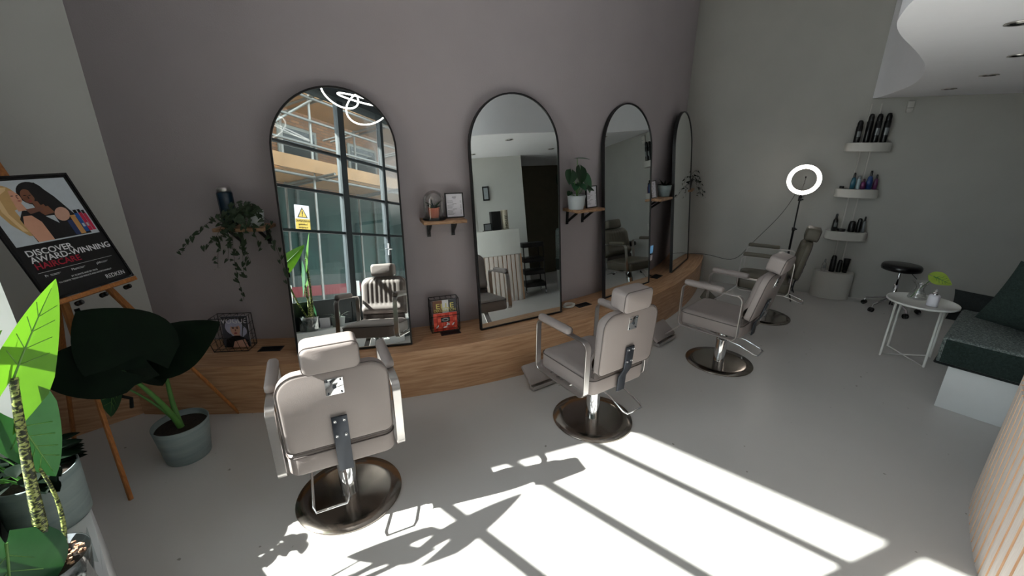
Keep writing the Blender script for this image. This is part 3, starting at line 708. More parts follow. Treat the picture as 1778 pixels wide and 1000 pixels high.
# cloche with aloe
t = wall_thing('glass_cloche', 'glass cloche standing on the shelf between the first and second mirrors', 'cloche', -0.2185, 5.14, SZ+0.0015)
b = MB(); b.lathe([(0.0001, 0.0), (0.085, 0.0), (0.085, 0.010), (0.0001, 0.010)], 28); obj('cloche_base', b, 'black', t)
b = MB(); b.lathe([(0.075, 0.011), (0.075, 0.135)]+[(0.075*cos(a), 0.135+0.075*sin(a)) for a in [i*pi/2/8 for i in range(1, 8)]]+[(0.0005, 0.21)], 28); obj('glass_dome', b, 'glass', t)
t2 = wall_thing('aloe_plant', 'small spiky aloe in a terracotta pot under the glass cloche', 'plant', -0.2185, 5.14, SZ+0.013)
pot(t2, 0.032, 0.042, 0.075, 'terracotta')
for i in range(13):
    a = i*2.4; el = 0.35+0.09*(i % 8)
    put_leaf(t2, (0, 0, 0.068), (cos(a)*cos(el), sin(a)*cos(el), sin(el)), (cos(a+1.5), sin(a+1.5), 0.5), 0.058 if el < 0.6 else 0.085, 0.017, 'leaf_dark', kind='blade', droop=0.1, fold=0.6, nu=2, nv=6, notch=0)
# peperomia / monstera like plant on shelf 3
t = wall_thing('leafy_pot_plant', 'broad-leaved plant in a pale grey pot on the shelf between the second and third mirrors', 'plant', 0.027, 5.15, SZ+0.0015)
pot(t, 0.062, 0.080, 0.118, 'pot_pale')
for (dx, dy, z, L_, W_, d, up, mm) in [(-0.02, -0.01, 0.42, 0.11, 0.055, (0.4, -0.7, 0.05), (0.0, -0.2, 1), 'leaf_mid'), (0.01, -0.02, 0.335, 0.13, 0.135, (-0.1, -0.35, -0.85), (0.1, -0.9, 0.3), 'leaf_dark'),
        (-0.10, -0.03, 0.31, 0.11, 0.11, (-0.4, -0.4, -0.7), (-0.3, -0.9, 0.3), 'leaf_dark'), (0.075, -0.01, 0.27, 0.15, 0.14, (0.35, -0.25, -0.8), (0.3, -0.9, 0.3), 'leaf_mid'),
        (-0.05, -0.03, 0.21, 0.09, 0.07, (-0.5, -0.6, -0.3), (0, -0.5, 0.8), 'leaf_mid'), (0.0, -0.03, 0.215, 0.09, 0.08, (0.1, -0.7, -0.4), (0, -0.5, 0.8), 'leaf_mid'),
        (0.05, -0.03, 0.19, 0.10, 0.08, (0.6, -0.5, -0.2), (0, -0.5, 0.8), 'leaf_dark'), (-0.09, -0.02, 0.15, 0.06, 0.05, (-0.7, -0.4, -0.3), (0, -0.4, 0.9), 'leaf_dark')]:
    b = MB(); b.tube(bez((0, 0, 0.105), (dx*0.4, dy, z*0.7), (dx, dy, z), n=8), 0.0028, 6); obj('stem', b, 'stem', t)
    put_leaf(t, (dx, dy, z), d, up, L_, W_, mm, kind='heart', droop=0.15, fold=0.15, notch=0.3, nu=4, nv=8)
# succulent on shelf 4
t = wall_thing('dark_succulent', 'dark spiky succulent in a blue-grey pot on the shelf between the third and fourth mirrors', 'plant', 0.318, 5.14, SZ+0.0015)
pot(t, 0.055, 0.075, 0.12, 'pot_grey')
for i in range(18):
    a = i*2.4; el = 0.2+0.06*(i % 12)
    put_leaf(t, (0.01*cos(a), 0.01*sin(a), 0.115), (cos(a)*cos(el), sin(a)*cos(el), sin(el)), (0, 0, 1), 0.10, 0.022, 'leaf_deep', kind='blade', droop=0.15, fold=0.4, nu=2, nv=5, notch=0)
# ivy generator
def ivy(t, root, trails, rnd, m='leaf_ivy', step=0.032, size=0.034, bounds=None):
    proto = leaf_mb(1, 0.95, notch=0.35, droop=0.2, fold=0.15, kind='arrow', nu=3, nv=5)
    me = proto.mesh('leaf', [MT[m]])
    for P in trails:
        pts_ = bez(*P, n=max(6, int(sum((V(P[i+1])-V(P[i])).length for i in range(len(P)-1))/step)))
        b = MB(); b.tube(pts_, 0.0013, 4); obj('vine', b, 'stem_ivy', t)
        for i, p in enumerate(pts_[1:]):
            q = p+V((rnd.uniform(-0.02, 0.02), rnd.uniform(-0.022, 0.006), rnd.uniform(-0.012, 0.012)))
            d = V((rnd.uniform(-0.8, 0.8), rnd.uniform(-0.6, 0.0), rnd.uniform(-1.0, 0.1)))
            s_ = size*rnd.uniform(0.7, 1.25)
            o = link('leaf', me, t); o.matrix_local = M.Translation(q) @ frame_to(d, (rnd.uniform(-0.4, 0.4), -1, 0.5)) @ M.Diagonal((s_, s_, s_, 1))
rnd = random.Random(11)
t = wall_thing('trailing_ivy', 'trailing ivy spilling over the shelf left of the first mirror', 'plant', -0.452, 5.14, SZ+0.0015)
pot(t, 0.045, 0.058, 0.10, 'pot_pale')
r0_ = (0, 0, 0.11)
tr = [(r0_, (-0.05, -0.12, 0.2), (-0.16, -0.13, -0.05), (-0.13, -0.10, -0.5)), (r0_, (-0.1, -0.14, 0.16), (-0.3, -0.14, 0.02), (-0.44, -0.12, -0.15)), (r0_, (0, -0.14, 0.16), (-0.04, -0.16, -0.1), (-0.09, -0.12, -0.33)),
      (r0_, (0.05, -0.12, 0.2), (0.15, -0.12, 0.0), (0.18, -0.10, -0.36)), (r0_, (-0.06, -0.14, 0.1), (-0.18, -0.15, 0.02), (-0.24, -0.12, -0.26)), (r0_, (-0.02, -0.12, 0.15), (-0.08, -0.15, -0.02), (-0.30, -0.12, -0.12)),
      (r0_, (0.02, -0.10, 0.16), (0.06, -0.12, 0.12), (0.12, -0.08, 0.04)), (r0_, (-0.05, -0.05, 0.2), (-0.1, -0.08, 0.16), (-0.18, -0.10, 0.03)), (r0_, (0, -0.05, 0.18), (-0.02, -0.06, 0.16), (0.03, -0.08, 0.14)),
      (r0_, (-0.03, -0.13, 0.1), (-0.06, -0.16, -0.05), (-0.02, -0.13, -0.22)), (r0_, (-0.10, -0.1, 0.12), (-0.16, -0.12, 0.1), (-0.12, -0.12, -0.15)), (r0_, (-0.05, -0.1, 0.1), (-0.1, -0.14, 0.04), (-0.16, -0.13, -0.2)), (r0_, (0.0, -0.1, 0.1), (0.02, -0.14, 0.03), (0.06, -0.13, -0.12)), (r0_, (-0.1, -0.1, 0.14), (-0.13, -0.1, 0.08), (-0.20, -0.12, -0.04))]
ivy(t, r0_, tr, rnd)
t = wall_thing('storage_jar', 'tall dark blue jar with a metal lid on the shelf above the trailing ivy', 'jar', -0.4865, 5.12, SZ+0.0015)
MT['jar_blue'] = mat('dark_blue_jar', (20, 44, 62), 0.25)
b = MB(); b.lathe([(0.0001, 0), (0.044, 0), (0.047, 0.01), (0.047, 0.215), (0.042, 0.225), (0.0001, 0.225)], 28); obj('jar_body', b, 'jar_blue', t)
b = MB(); b.lathe([(0.0001, 0.225), (0.041, 0.225), (0.041, 0.25), (0.034, 0.258), (0.0001, 0.258)], 28); obj('lid', b, 'steel', t)
t = wall_thing('trailing_ivy', 'ivy on the small shelf in the corner beyond the fourth mirror', 'plant', 0.534, 5.15, SZ+0.0015)
pot(t, 0.045, 0.06, 0.12, 'black')
r0_ = (0, 0, 0.13)
tr = [(r0_, (0.05, -0.1, 0.2), (0.1, -0.1, 0.1), (0.13, -0.12, -0.1)), (r0_, (-0.05, -0.12, 0.1), (-0.15, -0.16, 0.0), (-0.24, -0.20, -0.08)), (r0_, (0.0, -0.08, 0.26), (0.03, -0.08, 0.25), (0.06, -0.1, 0.16)), (r0_, (0.05, -0.1, 0.1), (0.06, -0.13, 0.1), (0.05, -0.14, -0.02)), (r0_, (0.02, -0.12, 0.12), (0.10, -0.15, 0.1), (0.09, -0.2, -0.1)), (r0_, (0, -0.1, 0.2), (-0.08, -0.12, 0.15), (-0.10, -0.14, 0.08))]
ivy(t, r0_, tr, rnd, 'leaf_deep', 0.035, 0.032)

# ============================================================ ON THE BENCH
def wire_basket(t, w_, d_, h_, hex_=True):
    r_ = 0.0022
    f = -d_/2; k = d_/2
    sides = [(0, 0), (-0.03, h_*0.52), (0, h_)] if hex_ else [(0, 0), (0, h_)]
    b = MB()
    for sx in (-1, 1):
        prof = [(sx*w_/2, f, 0), (sx*w_/2, f-0.045 if hex_ else f, h_*0.5), (sx*(w_/2), f+0.02, h_), (sx*w_/2, k, h_), (sx*w_/2, k, 0)]
        b.tube(prof, r_*1.3, 6, closed=True)
        for q in (0.25, 0.5, 0.75): b.tube([(sx*w_/2, f-(0.02 if hex_ else 0), h_*q), (sx*w_/2, k, h_*q)], r_*0.7, 5)
        for q in (0.35, 0.7): b.tube([(sx*w_/2, f+d_*q, 0), (sx*w_/2, f+d_*q, h_)], r_*0.7, 5)
    for y, z, rr in [(f, 0, 1.3), (f-0.045 if hex_ else f, h_*0.5, 1.0), (f+0.02, h_, 1.3), (k, h_, 1.3), (k, 0, 1.3), (k, h_*0.33, 0.7), (k, h_*0.66, 0.7), (f, h_*0.08, 0.7)]:
        b.tube([(-w_/2, y, z), (w_/2, y, z)], r_*rr, 6)
    n_ = 5
    for i in range(1, n_):
        x = -w_/2+w_*i/n_; b.tube([(x, f, 0), (x, k, 0), (x, k, h_)], r_*0.7, 5)
        b.tube([(x, f+0.02, h_), (x, k, h_)], r_*0.7, 5)
        b.tube([(x, f, 0), (x, f-0.045 if hex_ else f, h_*0.5)], r_*0.6, 5)
    o = obj('wire_frame', b, 'black', t); return o
t = wall_thing('magazine_basket', 'geometric black wire basket on the bench under the ivy, holding a fashion magazine', 'basket', -0.510, 5.165, HB+0.004); t.rotation_euler.z = -0.46
wire_basket(t, 0.235, 0.13, 0.245)
def magazine(label, th, r, lean, w_, h_, dz=0.006, drz=0):
    t = wall_thing('magazine', label, 'magazine', th, r, HB+dz); t.rotation_euler.z = th+drz
    mx = M.Rotation(-lean, 4, 'X')
    b = MB(); b.box((0, 0, h_/2), (w_, 0.006, h_)); b.xf(mx); o = obj('pages', b, 'paper', t); return t, mx, o
def flat(pieces, mats, mx, parent, name, y=-0.0036, dy=0.0004):
    """flat print: list of (material index, outline [(x,z)...]) stacked in front of one another"""
    b = MB()
    for i, (mi, P) in enumerate(pieces):
        yy = y-dy*i; b.add([(x, yy, z) for x, z in P], [tuple(range(len(P)))], mi)
    b.xf(mx); o = obj(name, b, mats, parent); return o
def ell(cx, cz, rx, rz, n=20, rot=0, a0=0, a1=2*pi):
    return [(cx+rx*cos(a)*cos(rot)-rz*sin(a)*sin(rot), cz+rx*cos(a)*sin(rot)+rz*sin(a)*cos(rot)) for a in [a0+(a1-a0)*i/n for i in range(n if abs(a1-a0-2*pi) < 1e-6 else n+1)]]
def rc(x0, z0, x1, z1): return [(x0, z0), (x1, z0), (x1, z1), (x0, z1)]
for nm, c in dict(p_bg=(70, 72, 80), p_hair=(178, 180, 204), p_skin=(206, 160, 140), p_dark=(16, 15, 18), p_lip=(150, 50, 60), p_red=(212, 62, 44), p_red2=(236, 100, 76), p_yel=(226, 214, 120), p_grey=(150, 156, 160),
                  p_brn=(120, 76, 54), p_blond=(196, 158, 104), p_blond2=(226, 194, 144), p_skin2=(128, 82, 60), p_skin1=(214, 158, 132), p_sky=(192, 200, 208), p_blue=(28, 84, 160), p_pink=(192, 36, 74), p_gold=(206, 152, 92),
                  p_white=(232, 232, 236), p_crim=(170, 24, 52), p_navy=(44, 58, 104), p_shad=(120, 80, 66), p_blk=(6, 6, 8)).items(): MT[nm] = mat('print_'+nm[2:], c, 0.5, var=0.04, scale=30)
t, mx, pg = magazine('fashion magazine with a silver-haired cover portrait in the geometric wire basket', -0.507, 5.165, 0.12, 0.185, 0.235, 0.008, drz=0.03)
S = 0.185
flat([(0, rc(-.0925, 0, .0925, .235)), (1, ell(-0.008, .155, .062, .062)), (1, ell(.02, .12, .06, .05)), (2, ell(0.0, .135, .034, .048)), (1, ell(-.006, .178, .04, .024)), (2, rc(-.014, .07, .03, .10)), (3, [(-.08, 0), (-.07, .06), (-.02, .085), (.04, .08), (.085, .05), (.09, 0)]),
      (2, [(-.03, .0), (-.015, .045), (.06, .06), (.08, 0)]), (3, rc(-.012, .078, .032, .088)), (3, ell(-.014, .145, .008, .004)), (3, ell(.016, .145, .008, .004)), (3, ell(-.014, .153, .010, .0022)), (3, ell(.016, .153, .010, .0022)), (5, [(0, .138), (.004, .138), (.006, .122), (-.003, .122)]), (4, ell(.002, .108, .011, .005))],
     [MT[q] for q in ('p_bg', 'p_hair', 'p_skin', 'p_dark', 'p_lip', 'p_shad')], mx, pg, 'cover')
o = text('lettering', 'VOGUE', 0.058, 'p_white', t, (0, 0, 0), align='CENTER', sx=0.92); o.matrix_local = mx @ M.Translation((0, -0.0105, 0.182)) @ M.Rotation(R(90), 4, 'X') @ M.Diagonal((0.92, 1, 1, 1))
t = wall_thing('magazine_rack', 'black wire rack on the bench between the first and second mirrors', 'rack', -0.2115, 5.13, HB+0.004)
wire_basket(t, 0.225, 0.10, 0.265, False)
t, mx, pg = magazine('home decoration magazine in the wire rack, grey and patterned cover top showing', -0.2105, 5.142, 0.05, 0.19, 0.245, 0.008)
flat([(0, rc(-.095, 0, .095, .245)), (1, rc(-.095, .14, -.02, .245)), (2, rc(-.02, .14, .03, .245)), (3, rc(.03, .14, .095, .245))], [MT[q] for q in ('p_grey', 'p_brn', 'p_white', 'p_bg')], mx, pg, 'cover')
o = text('lettering', 'ELLE', 0.075, 'p_yel', t, (0, 0, 0), align='CENTER'); o.matrix_local = mx @ M.Translation((0, -0.0065, 0.178)) @ M.Rotation(R(90), 4, 'X') @ M.Diagonal((1, 0.8, 1, 1))
o = text('lettering', 'DECORATION', 0.032, 'p_yel', t, (0, 0, 0), align='CENTER'); o.matrix_local = mx @ M.Translation((0, -0.0065, 0.150)) @ M.Rotation(R(90), 4, 'X') @ M.Diagonal((0.85, 1, 1, 1))
t, mx, pg = magazine('red patterned magazine standing at the front of the wire rack', -0.2115, 5.168, 0.03, 0.19, 0.15, 0.008)
rnd = random.Random(5)
pcs = [(0, rc(-.095, 0, .095, .15))]
for i in range(6):
    for j in range(4):
        if (i+j) % 2: pcs.append((1, rc(-.092+i*.031, .004+j*.036, -.066+i*.031, .034+j*.036)))
for i in range(5): x = rnd.uniform(-.07, .07); pcs.append((2, ell(x, rnd.uniform(.02, .06), .016, .006, rot=rnd.uniform(-1, 1))))
pcs += [(3, rc(-.036, .072, .036, .112)), (4, ell(0, .092, .030, .015)), (3, ell(0, .092, .018, .007))]
flat(pcs, [MT[q] for q in ('p_red', 'p_red2', 'p_white', 'p_dark', 'p_grey')], mx, pg, 'cover', dy=0.00015)
# floor vents / socket covers in the bench top
for i, (th, r, lab, wx, wy) in enumerate([(-0.4585, 5.205, 'dark rectangular grille set in the bench top right of the geometric basket', 0.15, 0.07), (-0.2065, 5.214, 'dark red-brown grille on the bench in front of the wire magazine rack', 0.15, 0.065), (0.047, 5.195, 'dark grille in the bench top beside the white cable coil', 0.15, 0.07), (0.308, 5.18, 'dark grille in the bench top between the third and fourth mirrors', 0.16, 0.08)]):
    t = wall_thing('bench_grille', lab, 'grille', th, r, HB+0.001, 'cable grilles in the bench top')
    b = MB()
    for c, d in (((0, -wy/2, 0.002), (wx, 0.008, 0.004)), ((0, wy/2, 0.002), (wx, 0.008, 0.004)), ((-wx/2, 0, 0.002), (0.008, wy+0.008, 0.004)), ((wx/2, 0, 0.002), (0.008, wy+0.008, 0.004))): b.box(c, d)
    b.box((0, 0, 0.0008), (wx, wy, 0.0012)); obj('grille_frame', b, 'gunmetal', t)
    for k in range(5): b = MB(); b.box((0, -wy/2+0.012+k*(wy-0.024)/4, 0.0025), (wx-0.01, 0.005, 0.003)); obj('slat', b, 'black', t)
t = wall_thing('cable_coil', 'coiled white cable on the bench against the second mirror', 'cable', 0.018, 5.165, HB+0.008)
b = MB()
P = [(0.055*cos(a)*(1+0.1*sin(a*0.37)), 0.04*sin(a), 0.002+a*0.0010) for a in [i*0.35 for i in range(60)]]; b.tube(P, 0.0042, 6); obj('coil', b, 'white', t)
b = MB(); b.box((0.055, -0.005, 0.012), (0.03, 0.022, 0.02), rz=0.4); obj('plug', b, 'white', t, bevel=0.003)
t = wall_thing('small_display', 'small standing card with a blue screen on the bench between the third and fourth mirrors', 'display', 0.300, 5.10, HB+0.001)
MT['screen_blue'] = mat('blue_screen', (96, 140, 176), 0.4, emis=(96, 140, 176), estr=0.25)
b = MB(); b.box((0, 0, 0.006), (0.07, 0.05, 0.012)); b.box((0, 0, 0.14), (0.012, 0.012, 0.27)); obj('stand', b, 'black', t)
b = MB(); b.box((0, -0.008, 0.315), (0.062, 0.008, 0.085)); obj('screen', b, 'screen_blue', t)
b = MB(); b.box((0, -0.006, 0.22), (0.05, 0.02, 0.06)); obj('battery_pack', b, 'paper', t)

# ============================================================ EASEL AND POSTER
ey = 0.946; ln = 0.363
pc = V((-0.732, -0.648, 1.100)); e_ = V((cos(ey), sin(ey), 0)); n_ = V((-sin(ey), cos(ey), 0)); up_ = V((0, 0, cos(ln)))+n_*sin(ln); nn = e_.cross(up_)
t = thing('easel', 'folding wooden tripod easel standing by the left wall holding the poster', 'easel', (-0.75, -0.50, 0)); eo = V(t.location)
A = V((-0.778, -0.902, 0.0)); B_ = V((-0.285, -0.300, 0.0)); Cc = V((-1.18, -0.085, 0.0)); TP = V((-0.833, -0.575, 1.348)); MTOP = pc+up_*0.69+n_*0.035
for i, (ft, tp) in enumerate([(A, TP-e_*0.03), (B_, TP+e_*0.03), (Cc, TP+n_*0.02-V((0, 0, 0.03)))]):
    b = MB(); d = (ft-tp).normalized(); mid = tp.lerp(ft, 0.52)
    b.bar(tp-eo, mid-eo, 0.030, 0.020, up=nn); b.bar(tp.lerp(ft, 0.46)-eo, ft+V((0, 0, 0.002))-eo, 0.019, 0.015, up=nn); lg = obj('leg', b, 'easel_wood', t, bevel=0.002)
    b = MB(); q = tp.lerp(ft, 0.50); b.tube([q-eo-nn*0.0, q-eo+nn*0.028], 0.013, 12); obj('knob', b, 'black_gloss', lg)
b = MB(); b.bar(pc+n_*0.035-up_*0.03-eo, MTOP-eo, 0.034, 0.018, up=nn); obj('centre_mast', b, 'easel_wood', t, bevel=0.002)
b = MB(); tr_ = pc-up_*0.014+nn*0.012; b.bar(tr_-e_*0.215-eo, tr_+e_*0.215-eo, 0.05, 0.022, up=up_); obj('tray', b, 'easel_wood', t, bevel=0.003)
for s_ in (-0.10, 0.02, 0.15):
    b = MB(); q = pc-up_*0.045+e_*s_+nn*0.01; b.tube([q-eo, q-eo+nn*0.03], 0.012, 12); obj('tray_knob', b, 'black_gloss', t)
t = thing('carry_strap', 'black carrying strap hanging down from the easel behind the leaves', 'strap', (-0.86, -0.42, 0.32))
so_ = V(t.location); b = MB(); P = bez((-0.87, -0.42, 0.95), (-0.84, -0.47, 0.75), (-0.80, -0.42, 0.62), (-0.82, -0.44, 0.46), n=12)
for i in range(12): b.bar(P[i]-so_, P[i+1]-so_, 0.026, 0.004, up=nn)
b.tube([V((-0.82, -0.44, 0.46))-so_, V((-0.80, -0.46, 0.40))-so_, V((-0.76, -0.47, 0.38))-so_, V((-0.77, -0.47, 0.32))-so_], 0.010, 8); obj('webbing', b, 'black_cloth', t)
# poster
PW, PH = 0.42, 0.582
t = thing('framed_poster', 'black-framed hair care poster with two women, resting on the wooden easel', 'poster')
t.matrix_world = M.Translation(pc+nn*0.026) @ M((e_, -nn, up_)).transposed().to_4x4()
b = MB(); b.box((0, 0.0, PH/2), (PW, 0.010, PH)); obj('backing_board', b, 'p_blk', t)
b = MB()
for c, d in (((0, -0.004, 0.005), (PW, 0.012, 0.010)), ((0, -0.004, PH-0.005), (PW, 0.012, 0.010)), ((-PW/2+0.005, -0.004, PH/2), (0.010, 0.012, PH)), ((PW/2-0.005, -0.004, PH/2), (0.010, 0.012, PH))): b.box(c, d)
obj('frame', b, 'black_gloss', t)
I = M.Identity(4)
def P2(L_): return [((u-0.5)*0.372, 0.262+(1-v)*0.298) for u, v in L_]
def EL(cx, cy, rx, ry, rot=0, n=24): return P2([(cx+rx*cos(a)*cos(rot)-ry*sin(a)*sin(rot), cy+rx*cos(a)*sin(rot)+ry*sin(a)*cos(rot)) for a in [2*pi*i/n for i in range(n)]])
pcs = [(0, P2([(0, 1), (1, 1), (1, 0), (0, 0)])),
  # dark-haired woman: hair, dress, shoulder
  (1, EL(.52, .22, .155, .19, .3)), (1, P2([(.42, .10), (.62, .05), (.74, .30), (.84, .62), (.80, .80), (.56, .82), (.46, .5)])), (1, P2([(.42, .98), (.44, .62), (.55, .48), (.72, .52), (.88, .72), (.90, .98)])),
  (3, EL(.455, .26, .068, .115, .15)), (3, P2([(.46, .34), (.56, .36), (.58, .50), (.46, .50)])), (3, P2([(.36, .50), (.60, .44), (.63, .56), (.42, .60)])), (8, EL(.70, .60, .085, .12, .4)),
  # hair over the face side
  (1, P2([(.50, .08), (.60, .14), (.58, .40), (.53, .42), (.51, .24)])),
  # blonde: hair mass, dress, arm, face
  (4, EL(.22, .26, .14, .20, .1)), (4, P2([(.09, .20), (.22, .30), (.24, .60), (.30, .90), (.20, .86), (.10, .66), (.05, .44)])), (5, P2([(.13, .14), (.17, .14), (.15, .5), (.22, .8), (.17, .78), (.10, .46)])),
  (2, P2([(.24, .98), (.22, .60), (.30, .47), (.46, .50), (.52, .62), (.56, .98)])), (6, P2([(.25, .98), (.22, .70), (.27, .56), (.36, .56), (.42, .68), (.43, .98)])),
  (6, EL(.315, .255, .062, .105, -.15)), (6, P2([(.27, .33), (.34, .34), (.36, .47), (.26, .48)])), (4, P2([(.22, .10), (.30, .12), (.27, .30), (.25, .42), (.20, .42)])), (5, P2([(.18, .10), (.30, .10), (.27, .15), (.20, .20)])),
  # faces: brows, eyes, lips, nose shade
  (2, EL(.300, .235, .016, .006)), (2, EL(.348, .238, .012, .006)), (9, EL(.340, .320, .018, .008, .1)), (7, P2([(.332, .25), (.342, .25), (.350, .29), (.336, .292)])), (2, EL(.430, .245, .016, .006)), (2, EL(.482, .25, .014, .006)), (9, EL(.448, .340, .020, .009)), (1, P2([(.452, .26), (.458, .26), (.462, .30), (.448, .302)])),
  (7, P2([(.34, .46), (.52, .44), (.53, .50), (.36, .54)])), (0, P2([(.50, .60), (.60, .60), (.60, .74)])),
  # the five bottles
  (10, P2([(.70, .72), (.765, .72), (.765, .97), (.70, .97)])), (11, P2([(.765, .64), (.83, .64), (.83, .97), (.765, .97)])), (12, P2([(.835, .62), (.885, .62), (.885, .95), (.835, .95)])), (13, P2([(.89, .62), (.935, .62), (.935, .94), (.89, .94)])), (13, P2([(.94, .64), (.98, .64), (.98, .94), (.94, .94)])),
  (2, P2([(.84, .56), (.88, .56), (.88, .62), (.84, .62)])), (2, P2([(.895, .56), (.93, .56), (.93, .62), (.895, .62)])), (2, P2([(.94, .58), (.975, .58), (.975, .64), (.94, .64)])), (0, P2([(.845, .80), (.875, .80), (.875, .86), (.845, .86)])), (0, P2([(.90, .80), (.925, .80), (.925, .86), (.90, .86)]))]
flat(pcs, [MT[q] for q in ('p_sky', 'p_dark', 'p_blk', 'p_skin2', 'p_blond', 'p_blond2', 'p_skin1', 'p_shad', 'p_skin', 'p_lip', 'p_navy', 'p_gold', 'p_blue', 'p_pink')], I, t, 'photograph_print', y=-0.0056, dy=0.00006)
def ptext(s_, size, m_, x, z, sx=1, al='LEFT', bold=0.0):
    o = text('lettering', s_, size, m_, t, (0, 0, 0), align=al, depth=0.0002, bold=bold); o.matrix_local = M.Translation((x, -0.0062, z)) @ M.Rotation(R(90), 4, 'X') @ M.Diagonal((sx, 1, 1, 1)); return o
ptext('DISCOVER', 0.040, 'p_white', -0.172, 0.212, 1.05, bold=0.0006); ptext('AWARD-WINNING', 0.040, 'p_white', -0.172, 0.180, 1.06, bold=0.0006); ptext('HAIRCARE', 0.040, 'p_crim', -0.172, 0.148, 1.05, bold=0.0006)
b = MB(); b.box((-0.005, -0.0060, 0.132), (0.345, 0.0006, 0.0012)); obj('rule', b, 'p_white', t)
ptext('Pr', 0.016, 'p_white', -0.160, 0.108); ptext('Mo', 0.016, 'p_white', -0.045, 0.108); ptext('pH', 0.016, 'p_white', 0.075, 0.108)
for x in (-0.115, -0.003, 0.112):
    b = MB(); b.box((x, -0.0060, 0.115), (0.045, 0.0006, 0.0014)); b.box((x-0.004, -0.0060, 0.110), (0.036, 0.0006, 0.0014)); obj('caption_line', b, 'p_white', t)
ptext('BY SCIENCE AND BY PROS', 0.0105, 'p_white', 0.0, 0.080, 1, 'CENTER'); ptext('TO CREATE TREND-LED RESULTS AND EXCEPTIONALLY', 0.0100, 'p_white', 0.0, 0.066, 1, 'CENTER')
ptext('REDKEN', 0.030, 'p_white', 0.178, 0.026, 0.9, 'RIGHT')

# ============================================================ RING LIGHT
t = thing('ring_light', 'lit ring light on a black tripod stand in front of the back wall', 'lamp', (5.545, -1.012, 0))
cx_ = V((5.545, -1.012, 0)); face = V((-5.545, -2.464, 0)).normalized(); side = V((-face.y, face.x, 0))
mx = M((side, face, V((0, 0, 1)))).transposed().to_4x4(); mx = M.Translation((0, 0, 1.425)) @ mx
b = MB()
def torus(b, Ro, Ri, thk, mx, n=64, y0=0.0):
    prof = [(Ri, y0), (Ri, y0+thk), (Ri+0.006, y0+thk+0.004), (Ro-0.006, y0+thk+0.004), (Ro, y0+thk), (Ro, y0)]
    vs = []; k = len(prof)
    for i in range(n):
        a = 2*pi*i/n
        for r_, y in prof: vs.append(mx @ V((r_*cos(a), y, r_*sin(a))))
    b.add(vs, [(i*k+j, i*k+(j+1) % k, ((i+1) % n)*k+(j+1) % k, ((i+1) % n)*k+j) for i in range(n) for j in range(k)], 0, True)
torus(b, 0.168, 0.126, 0.012, mx); obj('diffuser_ring', b, 'emit', t)
b = MB(); torus(b, 0.170, 0.124, 0.008, mx, y0=-0.012); obj('ring_housing', b, 'white', t)
b = MB(); b.tube([(0, 0, 0.62), (0, 0, 1.215)], 0.008, 10); b.tube([(0, 0, 0.30), (0, 0, 0.85)], 0.012, 10); b.tube([(0, 0, 0.14), (0, 0, 0.45)], 0.015, 10); obj('pole', b, 'black', t)
for z in (0.85, 1.20, 1.235, 0.45):
    b = MB(); b.lathe([(0.0001, -0.018), (0.019, -0.018), (0.019, 0.018), (0.0001, 0.018)], 14, c=(0, 0, z)); b.tube([(0, 0, z), V((0, 0, z))+side*0.035], 0.008, 8); obj('clamp', b, 'black_gloss', t)
b = MB(); b.tube([(0, 0, 1.235), (0, 0, 1.26)], 0.007, 8); b.tube([mx @ V((0, 0, -0.165)), mx @ V((0, 0.01, -0.12)), mx @ V((0.01, 0.02, -0.03)), mx @ V((0.012, 0.02, 0.02))], 0.004, 6); b.box(tuple(mx @ V((0.012, 0.02, 0.03))), (0.012, 0.012, 0.02)); obj('phone_arm', b, 'black_gloss', t)
for k, a in enumerate((-0.16, 2.0, 4.1)):
    d = V((cos(a), sin(a), 0)); L_ = 0.26 if k == 0 else 0.24
    b = MB(); b.tube([V((0, 0, 0.40)), d*L_+V((0, 0, 0.008))], 0.008, 8); b.tube([V((0, 0, 0.17)), d*L_*0.55+V((0, 0, 0.18))], 0.005, 6); obj('leg', b, 'black', t)
t = thing('power_cable', 'thin black cable running from the ring light down to the bench', 'cable', (5.20, -0.45, 0.41))
b = MB(); o_ = V((5.20, -0.45, 0.41)); P = bez((5.50, -0.97, 1.26), (5.42, -0.9, 0.95), (5.32, -0.80, 0.85), (5.22, -0.62, 0.50), n=14)+bez((5.22, -0.62, 0.50), (5.16, -0.50, 0.30), (5.16, -0.30, 0.50), (5.0, 0.0, 0.40), n=12)[1:]
b.tube([p-o_ for p in P], 0.003, 6); obj('cable', b, 'cable', t)

# ============================================================ SHELF TOWER ON THE BACK WALL
inw = V((-0.8281, -0.5606, 0)); bz = atan2(BWd.y, BWd.x)    # along the wall; -y local faces the room when rz = bz
def bw(s_, off, z): return BW0+BWd*s_+inw*off+V((0, 0, z))
def bthing(name, label, cat, s_, off, z, group=None): return thing(name, label, cat, tuple(bw(s_, off, z)), bz, group)
t = bthing('wall_rails', 'pair of thin white vertical strips on the back wall behind the round-front shelves', 'wall strips', 0.05, 0.0, 0.34)
for x in (-0.045, 0.045): b = MB(); b.box((x, -0.006, 0.95), (0.012, 0.010, 1.90)); obj('strip', b, 'white_shelf', t)
def dshelf(z, w_, h_, d_, label):
    t = bthing('curved_shelf', label, 'shelf', 0.05, 0.0125, z, 'white curved product shelves')
    out = [(-w_/2, 0)]+[(w_/2*cos(a), -d_*0.35-d_*0.65*sin(-a) if False else -(d_*0.4+d_*0.6*sin(a-pi)*-1*0) ) for a in []]
    n = 18; out = [(w_/2, 0)]; 
    P = [(-w_/2, 0.0)]+[(-w_/2*cos(a)*1.0, -d_*(0.35+0.65*sin(a))) for a in [pi*i/n for i in range(n+1)]]+[(w_/2, 0.0)]
    b = MB(); b.prism(P, -h_, 0, smooth=False); obj('shelf_body', b, 'white_shelf', t, bevel=0.003, seg=1); return t
